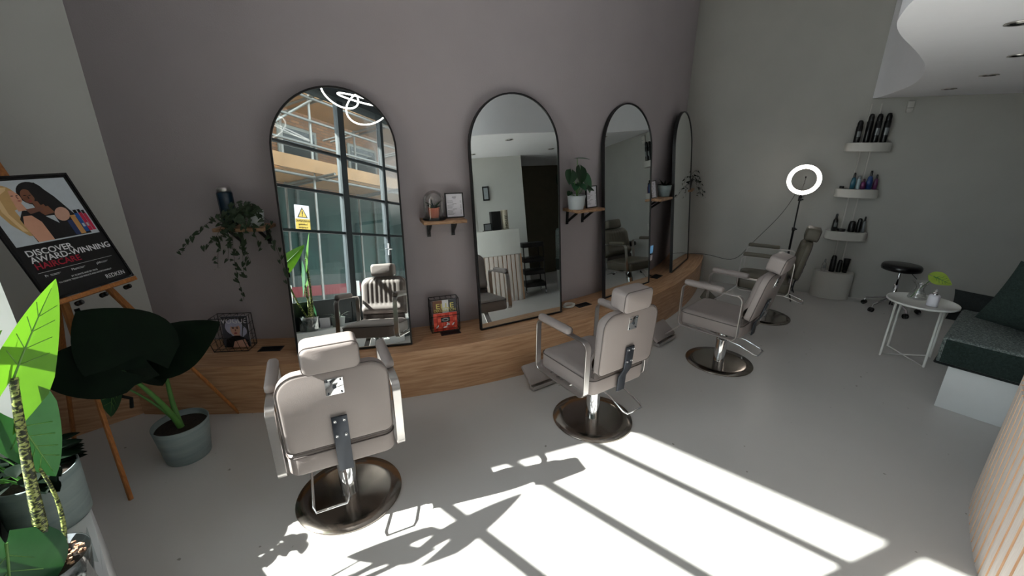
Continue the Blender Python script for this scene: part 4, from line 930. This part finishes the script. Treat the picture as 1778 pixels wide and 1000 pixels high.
dshelf(1.832, 0.41, 0.095, 0.16, 'top white round-front product shelf with four black bottles'); dshelf(1.325, 0.40, 0.095, 0.16, 'second white round-front product shelf with coloured bottles'); dshelf(0.830, 0.40, 0.10, 0.16, 'third white round-front product shelf from the top')
t = bthing('curved_plinth', 'white half-round plinth standing on the floor against the back wall under the shelves', 'plinth', 0.03, 0.0125, 0)
n = 24; P = [(-0.2, 0.0)]+[(-0.2*cos(a), -0.17*(0.3+0.7*sin(a))) for a in [pi*i/n for i in range(n+1)]]+[(0.2, 0.0)]
b = MB(); b.prism(P, 0.0, 0.330, smooth=False); obj('plinth_body', b, 'white_shelf', t, bevel=0.003, seg=1)
for nm, c in dict(b_black=(14, 14, 16), b_blue=(26, 58, 110), b_plum=(92, 40, 84), b_ice=(150, 172, 180), b_teal=(40, 92, 110), b_silver=(120, 124, 126), b_maroon=(70, 24, 44)).items(): MT[nm] = mat(nm.replace('b_', 'bottle_'), c, 0.28, var=0.05)
def bottle(s_, z, r_, h_, body, cap, label, kind='can', lean=0.0, group='hair products on the curved shelves', off=0.09, band=None):
    t = bthing('product_bottle', label, 'bottle', s_, off, z+0.001, group)
    hb_ = h_*0.72
    b = MB()
    if kind == 'can': b.lathe([(0.0001, 0), (r_*0.95, 0), (r_, 0.006), (r_, hb_), (r_*0.9, hb_+0.006), (0.0001, hb_+0.006)], 20)
    elif kind == 'taper': b.lathe([(0.0001, 0), (r_, 0), (r_, hb_*0.55), (r_*0.8, hb_*0.9), (r_*0.45, hb_), (0.0001, hb_)], 20)
    elif kind == 'tube': b.lathe([(0.0001, h_), (r_*1.15, h_), (r_*1.1, h_-0.01), (r_*0.85, h_*0.2), (0.0001, h_*0.2)], 20, sy=0.7)
    elif kind == 'jar': b.lathe([(0.0001, 0), (r_, 0), (r_, h_*0.6), (0.0001, h_*0.6)], 24)
    obj('bottle_body', b, body, t)
    b = MB()
    if kind == 'can': b.lathe([(r_*0.88, hb_+0.006), (r_*0.88, h_*0.88), (r_*0.6, h_*0.98), (0.0001, h_)], 20)
    elif kind == 'taper': b.lathe([(r_*0.42, hb_), (r_*0.42, h_*0.92), (r_*0.3, h_), (0.0001, h_)], 16)
    elif kind == 'tube': b.lathe([(0.0001, 0), (r_*0.8, 0), (r_*0.8, h_*0.2), (0.0001, h_*0.2)], 18)
    elif kind == 'jar': b.lathe([(r_*1.03, h_*0.6), (r_*1.03, h_), (0.0001, h_)], 24)
    elif kind == 'spray': pass
    obj('cap', b, cap, t)
    if band:
        b = MB(); n_ = 10; vs = []
        for i in range(n_+1):
            a = -pi/2-0.6+1.2*i/n_; vs += [((r_+0.0006)*cos(a), (r_+0.0006)*sin(a), h_*0.25), ((r_+0.0006)*cos(a), (r_+0.0006)*sin(a), h_*0.5)]
        b.add(vs, [(2*i, 2*i+2, 2*i+3, 2*i+1) for i in range(n_)], 0, True); obj('bottle_label', b, band, t)
    return t
bottle(-0.075, 1.832, 0.030, 0.235, 'b_black', 'b_black', 'shorter black bottle at the left end of the top curved shelf', band='b_silver')
bottle(0.012, 1.832, 0.030, 0.30, 'b_black', 'b_black', 'tall black can second from the left on the top curved shelf'); bottle(0.087, 1.832, 0.030, 0.30, 'b_black', 'b_black', 'tall black can second from the right on the top curved shelf', band='b_silver'); bottle(0.165, 1.832, 0.030, 0.305, 'b_black', 'b_black', 'tall black can at the right end of the top curved shelf', band='b_silver')
bottle(-0.105, 1.325, 0.022, 0.028, 'b_black', 'b_black', 'tiny black pot at the left end of the second curved shelf', 'jar', off=0.08); bottle(-0.01, 1.325, 0.024, 0.18, 'b_teal', 'b_black', 'slim teal spray bottle on the second curved shelf', 'taper'); bottle(0.040, 1.325, 0.020, 0.15, 'b_ice', 'b_silver', 'pale icy bottle beside the teal one on the second curved shelf', 'can')
bottle(0.088, 1.325, 0.026, 0.115, 'b_plum', 'b_maroon', 'short plum bottle in the middle of the second curved shelf', 'taper'); bottle(0.140, 1.325, 0.030, 0.205, 'b_blue', 'b_black', 'blue pump bottle, tallest on the second curved shelf', 'taper'); bottle(0.203, 1.325, 0.022, 0.165, 'b_plum', 'b_black', 'plum bottle with black tip at the right end of the second curved shelf', 'taper', off=0.07)
bottle(-0.085, 0.830, 0.028, 0.205, 'b_black', 'b_black', 'black trigger bottle at the left of the third curved shelf', 'taper', band='b_silver'); bottle(-0.01, 0.830, 0.038, 0.03, 'b_black', 'b_black', 'flat black jar on the third curved shelf', 'jar'); bottle(0.082, 0.830, 0.034, 0.13, 'b_black', 'b_black', 'stout black bottle on the third curved shelf', 'can'); bottle(0.148, 0.830, 0.024, 0.165, 'b_black', 'b_black', 'slim black can on the third curved shelf', 'can'); bottle(0.198, 0.830, 0.020, 0.185, 'b_silver', 'b_black', 'silver-striped bottle at the right end of the third curved shelf', 'taper', off=0.07)
bottle(-0.095, 0.330, 0.024, 0.15, 'glass', 'b_silver', 'clear bottle with a pale label on the half-round plinth', 'taper', band='b_silver'); bottle(-0.01, 0.330, 0.030, 0.205, 'b_black', 'b_black', 'tall black bottle with rounded cap on the half-round plinth', 'can'); bottle(0.060, 0.330, 0.024, 0.155, 'b_black', 'b_black', 'short black can on the half-round plinth', 'can'); bottle(0.122, 0.330, 0.030, 0.175, 'b_black', 'b_black', 'black tube standing on its cap on the half-round plinth', 'tube')
t = bthing('wall_sensor', 'small white sensor box high on the back wall just under the lowered ceiling', 'sensor', 0.34, 0.001, 2.185)
b = MB(); b.box((0, -0.018, 0.02), (0.055, 0.034, 0.10)); b.box((0, -0.016, -0.038), (0.045, 0.028, 0.02)); obj('sensor_body', b, 'white_shelf', t, bevel=0.004)
b = MB(); b.box((0, -0.036, 0.0), (0.055, 0.002, 0.004)); b.box((0, -0.036, 0.068), (0.05, 0.002, 0.003)); obj('seam', b, 'gunmetal', t)

# ============================================================ STOOL, TABLE, SOFA
t = thing('rolling_stool', 'round black rolling stool against the back wall', 'stool', (6.08, -1.95, 0))
b = MB(); b.lathe([(0.0001, 0.478), (0.15, 0.478), (0.172, 0.486), (0.178, 0.505), (0.176, 0.53), (0.165, 0.545), (0.12, 0.552), (0.0001, 0.554)], 40); obj('seat', b, 'black_gloss', t)
b = MB(); b.lathe([(0.045, 0.465), (0.045, 0.478), (0.0001, 0.478)], 20); b.lathe([(0.022, 0.16), (0.022, 0.32), (0.014, 0.322), (0.014, 0.468)], 16); obj('gas_lift', b, 'chrome', t)
b = MB(); b.tube([(0.02, -0.02, 0.46), (0.05, -0.09, 0.45), (0.06, -0.14, 0.40)], 0.004, 6); obj('height_lever', b, 'black', t)
for k in range(5):
    a = 2*pi*k/5+2.75; d = V((cos(a), sin(a), 0)); b = MB(); b.tube([V((0, 0, 0.15)), d*0.10+V((0, 0, 0.135)), d*0.24+V((0, 0, 0.085)), d*0.25+V((0, 0, 0.055))], 0.011, 8); lg = obj('base_leg', b, 'chrome', t)
    b = MB(); sd_ = V((-d.y, d.x, 0))
    for s_ in (-0.011, 0.011): b.tube([d*0.25+sd_*(s_-0.008)+V((0, 0, 0.026)), d*0.25+sd_*(s_+0.008)+V((0, 0, 0.026))], 0.026, 14)
    obj('castor', b, 'black_gloss', lg)
t = thing('side_table', 'round white metal tray table in front of the rolling stool', 'table', (4.775, -2.475, 0), rz=0.12)
b = MB(); b.lathe([(0.0001, 0.515), (0.228, 0.515), (0.235, 0.520), (0.235, 0.534), (0.230, 0.534), (0.228, 0.522), (0.0001, 0.522)], 56); obj('tabletop', b, 'white', t)
for k in range(4):
    a = pi/4+k*pi/2; d = V((cos(a), sin(a), 0)); b = MB(); b.tube([d*0.205+V((0, 0, 0.009)), d*0.200+V((0, 0, 0.515))], 0.009, 10); obj('leg', b, 'white', t)
for k in range(2):
    a = pi/4+k*pi/2; d = V((cos(a), sin(a), 0)); b = MB(); b.tube([d*0.205+V((0, 0, 0.012+0.012*k)), -d*0.205+V((0, 0, 0.012+0.012*k))], 0.006, 8); obj('cross_bar', b, 'white', t)
vz = 0.5235
t = thing('glass_vase', 'conical clear glass vase on the white tray table', 'vase', (4.855, -2.415, vz))
b = MB(); b.lathe([(0.0001, 0), (0.062, 0.0), (0.066, 0.008), (0.060, 0.03), (0.030, 0.09), (0.034, 0.12), (0.060, 0.155), (0.058, 0.155), (0.031, 0.12), (0.027, 0.09), (0.057, 0.03), (0.0001, 0.006)], 32); obj('vase_body', b, 'glass', t)
t = thing('leaf_cutting', 'single yellow-green leaf on a stem leaning in the glass vase', 'plant', (4.855, -2.415, vz+0.008)); o_ = V((4.855, -2.415, vz+0.008))
b = MB(); b.tube([V((-0.045, 0.03, 0.004)), V((0, 0, 0.08)), V((0.012, -0.06, 0.19)), V((0.012, -0.09, 0.205))], 0.0035, 6); obj('stem', b, 'stem', t)
MT['leaf_yel'] = leafmat('yellow_green_leaf', (136, 164, 60), (168, 188, 84), 8, 0.2)
put_leaf(t, (0.012, -0.06, 0.205), (0.15, -0.9, -0.30), (-0.75, -0.30, 0.55), 0.13, 0.115, 'leaf_yel', kind='heart', droop=0.1, fold=0.12, notch=0.3, wave=0.006, vein='stem')
t = thing('soap_dispenser', 'white ceramic soap dispenser with a chrome pump on the tray table', 'dispenser', (4.718, -2.550, vz))
b = MB(); b.lathe([(0.0001, 0), (0.034, 0), (0.037, 0.006), (0.037, 0.088), (0.030, 0.098), (0.0001, 0.098)], 28); obj('dispenser_body', b, 'paper', t)
b = MB(); b.lathe([(0.0165, 0.097), (0.0165, 0.115), (0.006, 0.118), (0.006, 0.145), (0.0001, 0.146)], 16); b.tube([(0, 0, 0.143), (-0.035, -0.012, 0.143), (-0.040, -0.013, 0.134)], 0.005, 8); obj('pump', b, 'chrome', t)

# sofa: white box, cushions
sd2 = V((cos(0.11), sin(0.11), 0)); sy2 = V((-sin(0.11), cos(0.11), 0))
t = thing('bench_sofa', 'white box sofa with dark grey tweed cushions behind the reception desk', 'sofa', (3.995, -2.863, 0), rz=0.11)
b = MB(); b.box((0.57, -0.40, 0.165), (1.14, 0.78, 0.33)); obj('sofa_box', b, 'white_box', t, bevel=0.004)
b = MB(); b.box((0.41, -0.36, 0.432), (0.86, 0.84, 0.20)); o = obj('seat_cushion', b, 'grey_cloth', t, bevel=0.02, seg=3)
b = MB(); b.tube([(-0.022, 0.06, 0.337), (-0.022, -0.78, 0.337)], 0.008, 6); b.tube([(-0.022, 0.06, 0.337), (0.84, 0.06, 0.337)], 0.008, 6); obj('piping', b, 'black_cloth', o)
b = MB(); b.box((-0.021, -0.36, 0.432), (0.006, 0.80, 0.17)); o = obj('end_panel', b, 'green_cloth', t, bevel=0.002, label='dark green side panel of the seat')
b = MB(); b.box((0.50, -0.72, 0.72), (1.00, 0.16, 0.60), rot=M.Rotation(R(-8), 3, 'X')); obj('back_cushion', b, 'grey_cloth', t, bevel=0.05, seg=3)
def pillow(name, label, loc, rot, w_, h_, th_, m):
    t = thing(name, label, 'cushion', loc, rot=rot)
    b = MB(); n = 12; vs = []
    for s_ in (1, -1):
        for j in range(n+1):
            for i in range(n+1):
                u, v_ = i/n*2-1, j/n*2-1; bul = ((1-u**2)*(1-v_**2))**0.5
                pin = 1-0.07*(1-abs(u)*0)*(1-abs(v_))*0-0.05*(u*u*(1-v_*v_))*0
                vs.append((u*w_/2*(1-0.05*(1-v_*v_)), s_*th_/2*bul, v_*h_/2*(1-0.05*(1-u*u))))
    k = n+1; K = k*k
    b.add(vs, [(j*k+i, j*k+i+1, (j+1)*k+i+1, (j+1)*k+i)[::-1] for j in range(n) for i in range(n)]+[(K+j*k+i, K+j*k+i+1, K+(j+1)*k+i+1, K+(j+1)*k+i) for j in range(n) for i in range(n)], 0, True)
    obj('cushion_cover', b, m, t, smooth=True); return t
SB = V((3.995, -2.863, 0))
pillow('cushion', 'large dark green cushion leaning at the near end of the sofa', tuple(SB+sd2*0.36-sy2*0.34+V((0, 0, 0.785))), (R(-12), R(-12), 0.11+R(100)), 0.52, 0.48, 0.17, 'green_cloth')
pillow('cushion', 'grey tweed cushion standing behind the dark green one on the sofa', tuple(SB+sd2*0.60-sy2*0.38+V((0, 0, 0.80))), (R(-8), R(-6), 0.11+R(96)), 0.50, 0.52, 0.15, 'grey_cloth')
pillow('cushion', 'low black bolster cushion across the far end of the sofa seat', tuple(SB+sd2*1.03-sy2*0.15+V((0, 0, 0.50))), (R(-6), 0, 0.11+R(90)), 0.60, 0.28, 0.16, 'black_cloth')

# ============================================================ RECEPTION DESK
dp = [(2.05, -3.60), (2.30, -3.475), (2.448, -3.418), (2.583, -3.372), (2.885, -3.294), (3.063, -3.272), (3.215, -3.262)]
t = thing('reception_desk', 'curved reception desk clad in pale wooden slats at the right edge', 'desk', (2.7, -3.6, 0)); do = V((2.7, -3.6, 0))
def resample(P, step):
    P = [V((a, b, 0)) for a, b in P]; out = [(P[0].copy(), (P[1]-P[0]).normalized())]; acc = 0
    i = 0; cur = P[0].copy()
    while i < len(P)-1:
        d = P[i+1]-cur; L_ = d.length
        if acc+L_ >= step: cur = cur+d.normalized()*(step-acc); acc = 0; out.append((cur.copy(), (P[i+1]-P[i]).normalized()))
        else: acc += L_; i += 1; cur = P[i].copy() if i < len(P) else cur
    return out
dps = smooth_poly(dp, 2)
back = [(3.215, -3.90), (2.05, -3.95)]
body = [(x, y-0.022) for x, y in dps]+back
b = MB(); b.prism([(x-do.x, y-do.y) for x, y in body], 0.0, 1.06); obj('desk_body', b, 'white', t)
up_out = [(x, y-0.002) for x, y in dps]+[(3.222, -3.262), (3.222, -3.90), (2.05, -3.95)]
b = MB(); b.prism([(x-do.x, y-do.y) for x, y in up_out], 0.712, 1.09); obj('upper_panel', b, 'white', t, bevel=0.003, seg=1)
proto = None
for i, (p, d) in enumerate(resample(dps, 0.068)):
    if i == 0: continue
    if proto is None:
        b = MB(); b.box((0, 0.004, 0.355), (0.052, 0.028, 0.710)); b.m = [1 if k in (3, 5) else 0 for k in range(6)]; b.m[2] = b.m[4] = 0; proto = b.mesh('slat', [MT['pine_pale'], MT['pine']])
    o = link('slat', proto, t, tuple(p-do+V((d.y*0.012, -d.x*0.012, 0))), (0, 0, atan2(d.y, d.x)))
for k in range(9):
    o = link('slat', proto, t, (3.228-do.x, -3.31-0.064*k-do.y, 0), (0, 0, pi/2))
# things on the desk (seen in the second mirror)
t = thing('monitor', 'black box-shaped monitor on the reception desk, reflected in the second mirror', 'monitor', (2.94, -3.46, 1.091), rz=0.1)
b = MB(); b.box((0, 0, 0.14), (0.15, 0.10, 0.28)); obj('housing', b, 'black', t, bevel=0.006)
b = MB(); b.box((0, -0.052, 0.15), (0.13, 0.004, 0.20)); obj('screen', b, 'black_gloss', t)
t = thing('lettered_canister', 'tall cream canister with dark vertical lettering on the reception desk', 'canister', (3.085, -3.44, 1.091))
MT['cream'] = mat('cream_card', (206, 196, 174), 0.6)
b = MB(); b.lathe([(0.0001, 0), (0.052, 0), (0.052, 0.29), (0.0001, 0.29)], 28); obj('canister_body', b, 'cream', t)
o = text('lettering', 'HOTEL', 0.062, 'ink', t, (0, 0, 0), align='LEFT'); o.matrix_local = M.Rotation(pi, 4, 'Z') @ M.Translation((0.022, -0.0535, 0.02)) @ M.Rotation(R(90), 4, 'X') @ M.Rotation(R(90), 4, 'Z')
t = thing('photo_frame', 'small black photo frame on the reception desk beside the monitor', 'picture frame', (2.80, -3.45, 1.091), rz=pi)
b = MB()
for c, d in (((0, 0, 0.006), (0.13, 0.012, 0.012)), ((0, 0, 0.104), (0.13, 0.012, 0.012)), ((-0.059, 0, 0.055), (0.012, 0.012, 0.11)), ((0.059, 0, 0.055), (0.012, 0.012, 0.11)), ((0, 0.03, 0.004), (0.13, 0.06, 0.008))): b.box(c, d)
obj('frame', b, 'black', t)
b = MB(); b.box((0, 0.002, 0.055), (0.106, 0.003, 0.086)); obj('picture', b, 'p_grey', t)
t = thing('counter_box', 'low white box at the left end of the reception desk top', 'box', (2.40, -3.66, 1.091), rz=0.15)
b = MB(); b.box((0, 0, 0.055), (0.30, 0.18, 0.11)); obj('box_body', b, 'white', t, bevel=0.004)
# white partition block behind the desk and a dark sheet standing in for the unlit corridor beyond
b = MB(); P = [(3.86, -4.18), (3.86, -5.25), (3.05, -5.25), (3.05, -4.42)]; b.prism(P[::-1], 0, LO); struct(obj('wall_partition', b, 'wall_white'))
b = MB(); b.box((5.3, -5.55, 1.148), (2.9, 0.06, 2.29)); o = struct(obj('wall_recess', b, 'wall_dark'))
fr = bpy.data.objects.new('door_1', None); C.objects.link(fr); struct(fr)
for c, d in (((2.92, -4.44, 1.0), (0.04, 0.10, 2.0)), ((2.10, -4.70, 1.0), (0.04, 0.10, 2.0)), ((2.51, -4.57, 2.02), (0.88, 0.08, 0.05))): b = MB(); b.box(c, d, rz=0.307 if c[2] > 1.5 else 0); obj('jamb', b, 'black', fr)
t = thing('wall_picture', 'small black-framed picture on the white partition behind the reception desk', 'picture frame', (3.22, -4.353, 1.70), rz=pi+0.289)
b = MB(); b.box((0, -0.008, 0), (0.11, 0.014, 0.24)); obj('frame', b, 'black', t); b = MB(); b.box((0, -0.017, 0), (0.07, 0.003, 0.19)); obj('picture', b, 'p_grey', t)
t = thing('hanging_coat', 'dark coat hanging in the room behind the reception desk', 'coat', (1.95, -5.0, 0.85))
b = MB(); b.lathe([(0.16, 0.0), (0.15, 0.1), (0.10, 0.4), (0.05, 0.62), (0.012, 0.72), (0.0001, 0.73)], 20, sy=0.5); obj('coat_cloth', b, 'black_cloth', t)
b = MB(); b.tube([(0, 0, 0.72), (0, 0, 1.42)], 0.006, 6); obj('hanger', b, 'black', t)
# salon trolley beyond the desk
t = thing('salon_trolley', 'black rolling salon trolley standing beyond the end of the reception desk', 'trolley', (3.60, -3.62, 0), rz=0.3)
for z in (0.16, 0.36, 0.56, 0.80): b = MB(); b.box((0, 0, z), (0.34, 0.36, 0.07)); obj('drawer', b, 'black', t, bevel=0.008)
for sx in (-1, 1):
    for sy in (-1, 1):
        b = MB(); b.tube([(sx*0.16, sy*0.17, 0.07), (sx*0.16, sy*0.17, 0.84)], 0.009, 8); po = obj('post', b, 'black', t)
        b = MB(); b.tube([(sx*0.16-0.01, sy*0.17, 0.032), (sx*0.16+0.01, sy*0.17, 0.032)], 0.031, 14); obj('castor', b, 'chrome', po)

# ============================================================ PENDANT RINGS (seen in the first mirror)
pr = [(-0.30, 2.30, 2.72, 0.20, 0.35, 0.3), (-0.33, 2.52, 2.74, 0.22, -0.3, 0.5), (-0.30, 2.78, 2.70, 0.24, 0.45, -0.3)]
t = thing('ring_pendant', 'ceiling pendant of three tilted glowing LED hoops, reflected at the top of the first mirror', 'pendant lamp', tuple(sf(-0.70, 1.85, 2.78)))
for i, (dn, dl, rr, rx, ry) in enumerate([(0, -0.22, 0.19, 0.5, 0.2), (0.05, 0.0, 0.22, -0.35, 0.4), (-0.05, 0.22, 0.24, 0.3, -0.45)]):
    b = MB(); c0 = NX*dn+LX*dl; mx = M.Translation(c0) @ M.Rotation(rx, 4, 'X') @ M.Rotation(ry, 4, 'Y'); n = 56
    b.tube([mx @ V((rr*cos(2*pi*k/n), rr*sin(2*pi*k/n), 0)) for k in range(n)], 0.008, 8, closed=True); h_ = obj('led_hoop', b, 'emit_soft', t)
    b = MB()
    for a in (0.4, 2.5, 4.6): q = mx @ V((rr*cos(a), rr*sin(a), 0)); b.tube([q, V((q.x*0.3, q.y*0.3, HI-2.785))], 0.0012, 4)
    obj('wires', b, 'cable', h_)['kind'] = 'stuff'
b = MB(); b.lathe([(0.0001, HI-2.82), (0.09, HI-2.82), (0.09, HI-2.781), (0.0001, HI-2.781)], 24); obj('ceiling_rose', b, 'white', t)

# ============================================================ STREET OUTSIDE (seen in the first mirror)
MT['brick'] = None
def brick_mat():
    m = bpy.data.materials.new('brick_facade'); m.use_nodes = True; t = m.node_tree; b = t.nodes['Principled BSDF']; b.inputs['Roughness'].default_value = 0.9
    tc = t.nodes.new('ShaderNodeTexCoord'); br = t.nodes.new('ShaderNodeTexBrick'); t.links.new(tc.outputs['UV'], br.inputs['Vector'])
    br.inputs['Color1'].default_value = srgb(124, 88, 60); br.inputs['Color2'].default_value = srgb(98, 68, 46); br.inputs['Mortar'].default_value = srgb(70, 60, 50); br.inputs['Scale'].default_value = 1.0
    br.inputs['Brick Width'].default_value = 0.26; br.inputs['Row Height'].default_value = 0.085; br.inputs['Mortar Size'].default_value = 0.008
    t.links.new(br.outputs['Color'], b.inputs['Base Color']); return m
MT['brick'] = brick_mat()
MT['board'] = mat('scaffold_board', (150, 116, 80), 0.7, var=0.12, scale=3); MT['pole'] = mat('scaffold_tube', (130, 130, 126), 0.4, 0.7)
MT['net'] = ramp_mat('green_hoarding', [(0.3, (4, 34, 31)), (0.7, (12, 54, 48))], 'noise', 1.5, (1, 1, 1), 0.7, 0.2); MT['pave'] = mat('paving', (120, 118, 114), 0.85, var=0.1, scale=2); MT['facade_glass'] = mat('dark_window_glass', (34, 40, 40), 0.15)
MT['facade_frame'] = mat('pale_window_frame', (104, 106, 100), 0.6); MT['barrier'] = mat('red_barrier', (120, 44, 50), 0.6)
MT['plywood'] = mat('grey_plywood', (70, 80, 78), 0.8, var=0.1, scale=2)
g = MB(); P = [sf(-1.47, -14), sf(-1.47, 30), sf(-30, 30), sf(-30, -14)]; g.prism([(p.x, p.y) for p in P][::-1], -0.14, -0.10); o = struct(obj('ground', g, 'pave')); o['label'] = 'street paving outside'
FN = -7.2; F0, F1 = 2.6, 22.0
bt = thing('brick_building', 'brick building under scaffolding across the street, seen in the first mirror', 'building', tuple(sf(FN, 10, -0.1)))
bo = sf(FN, 10, -0.1)
fx = M.Translation(-bo) @ M(((LX.x, NX.x, 0, 0), (LX.y, NX.y, 0, 0), (0, 0, 1, 0), (0, 0, 0, 1)))   # local (l, n, z) -> world minus origin
b = MB(); b.uv = []
def face_uv(b, l0, l1, z0, z1, nn_):
    k = len(b.v)
    for l, z in ((l0, z0), (l1, z0), (l1, z1), (l0, z1)): b.v.append(tuple(fx @ V((l, nn_, z)))); b.uv.append((l, z))
    b.f.append([k, k+1, k+2, k+3]); b.m.append(0); b.sm.append(False)
face_uv(b, F0, F1, -0.1, 9.0, FN)
for l in (F0,):
    k = len(b.v)
    for n__, z in ((FN, -0.1), (FN-6, -0.1), (FN-6, 9), (FN, 9)): b.v.append(tuple(fx @ V((l, n__, z)))); b.uv.append((n__, z))
    b.f.append([k, k+1, k+2, k+3]); b.m.append(0); b.sm.append(False)
obj('brick_wall', b, 'brick', bt)
def fb(par, l0, l1, n0, n1, z0, z1, m, name): b = MB(); b.box(((l0+l1)/2, (n0+n1)/2, (z0+z1)/2), (l1-l0, n1-n0, z1-z0)); b.xf(fx); return obj(name, b, m, par)
for z0, z1 in ((0.9, 2.6), (3.5, 4.9), (5.6, 7.2)):
    l = 3.3
    while l < F1-1.2:
        w_ = fb(bt, l, l+1.15, FN+0.001, FN+0.05, z0, z1, 'facade_frame', 'window'); fb(w_, l+0.08, l+1.07, FN+0.04, FN+0.06, z0+0.08, z1-0.08, 'facade_glass', 'glazing')
        for k in range(4): fb(w_, l+0.12, l+0.9, FN+0.062, FN+0.07, z0+0.25+k*0.3, z0+0.29+k*0.3, 'facade_frame', 'blind_slat')
        l += 2.25
hd = thing('green_hoarding', 'green netted hoarding along the scaffold, reflected in the first mirror', 'hoarding', tuple(bo))
fb(hd, F0, F1, -6.0, -5.96, 1.0, 3.05, 'net', 'netting'); fb(hd, F0, F1, -5.95, -5.90, -0.1, 1.0, 'plywood', 'plywood_base')
l = F0
while l < F1: fb(hd, l, l+0.06, -5.955, -5.90, 1.0, 3.05, 'plywood', 'batten'); l += 2.4
for l0, wh_ in ((5.0, 'leftmost as reflected'), (7.6, 'middle one of three'), (10.2, 'farthest along the street')):
    brr = thing('street_barrier', 'red and white plastic street barrier', 'barrier', tuple(sf(-5.2, l0, -0.1)), WROT, group='barriers in front of the hoarding'); brr['label'] = 'red plastic street barrier before the green hoarding, '+wh_
    b = MB(); b.box((0, 0, 0.75), (2.0, 0.05, 0.22)); b.box((0, 0, 0.35), (2.0, 0.05, 0.22)); obj('rail', b, 'barrier', brr)
    for x in (-0.9, 0.9): b = MB(); b.box((x, 0, 0.45), (0.08, 0.10, 0.9)); obj('post', b, 'white', brr)
sc_ = thing('scaffolding', 'tube scaffolding with timber boards in front of the brick building', 'scaffolding', tuple(bo))
for zz in (3.08, 4.75, 6.6):
    fb(sc_, F0-0.3, F1, -5.9, -4.9, zz, zz+0.05, 'board', 'deck')
    fb(sc_, F0-0.3, F1, -4.88, -4.84, zz+0.05, zz+0.32, 'board', 'toe_board')
def pole_(a, c, r_=0.028): b = MB(); b.tube([V(a), V(c)], r_, 8); b.xf(fx); return obj('scaffold_pole', b, 'pole', sc_)
l = F0
while l < F1:
    pole_((l, -4.92, -0.1), (l, -4.92, 9)); pole_((l, -5.85, -0.1), (l, -5.85, 9))
    for zz in (3.03, 4.7, 6.55): pole_((l, -7.0, zz), (l, -4.3, zz)); pole_((l+0.25, -7.0, zz+0.02), (l+0.25, -4.3, zz+0.02))
    l += 2.1
for zz in (3.7, 4.2, 5.5, 6.0, 3.03, 4.68): pole_((F0-0.3, -4.86, zz), (F1, -4.86, zz))
l = F0+0.2
while l < F1: pole_((l, -4.88, 3.15), (l+2.0, -4.88, 4.7)); pole_((l+2.0, -4.88, 4.85), (l, -4.88, 6.5)); l += 4.2
# unseen timber deck, added to cut off the sun patch's far edge
fan = thing('sun_cut_deck', 'unseen timber deck added above the shopfront to block the high sun', 'scaffolding', tuple(sf(-1.5, 2, 4.07)))
fo = sf(-1.5, 2, 4.07)
b = MB(); P = [sf(-1.56, -1.0), sf(-1.56, 9.0), sf(-2.85, 9.0), sf(-2.85, -1.0)]; b.prism([(p.x-fo.x, p.y-fo.y) for p in P][::-1], 0.0, 0.05); obj('deck', b, 'board', fan)
for l in (0.4, 3.4, 6.4): b = MB(); a_, c_ = sf(-1.58, l, 4.15)-fo, sf(-2.82, l, 4.15)-fo; b.tube([a_, c_], 0.024, 8); obj('scaffold_pole', b, 'pole', fan)
# caution sign on the glass
t = thing('warning_sign', 'yellow and white warning sign with a black triangle fixed to the scaffold outside', 'sign', tuple(sf(-1.46, 1.60, 1.57)), WROT)
t.matrix_world = M.Translation(sf(-4.79, 4.24, 2.15)) @ M((LX*-1, NX*-1, V((0, 0, 1)))).transposed().to_4x4() @ M.Scale(2.0, 4)
b = MB(); b.box((0, 0, 0), (0.165, 0.004, 0.25)); obj('sign_board', b, 'paper', t)
MT['yellow'] = mat('sign_yellow', (232, 196, 84), 0.5)
b = MB(); b.add([(-0.06, -0.003, 0.0), (0.06, -0.003, 0.0), (0, -0.003, 0.105)], [(0, 1, 2)], 0); b.add([(-0.045, -0.0035, 0.008), (0.045, -0.0035, 0.008), (0, -0.0035, 0.088)], [(0, 1, 2)], 1); b.add([(-0.0825, -0.003, -0.125), (0.0825, -0.003, -0.125), (0.0825, -0.003, -0.012), (-0.0825, -0.003, -0.012)], [(0, 1, 2, 3)], 1)
b.add([(-0.005, -0.004, 0.03), (0.005, -0.004, 0.03), (0.007, -0.004, 0.065), (-0.007, -0.004, 0.065)], [(0, 1, 2, 3)], 0); b.add([(-0.005, -0.004, 0.014), (0.005, -0.004, 0.014), (0.005, -0.004, 0.024), (-0.005, -0.004, 0.024)], [(0, 1, 2, 3)], 0)
obj('symbol', b, ['ink', 'yellow'], t)
for i, s_ in enumerate(('WARNING', 'Scaffolding', 'in progress')):
    o = text('lettering', s_, 0.034 if i == 0 else 0.024, 'ink', t, (0, 0, 0), align='CENTER'); o.matrix_local = M.Translation((0, -0.0045, -0.045-i*0.030)) @ M.Rotation(R(90), 4, 'X')
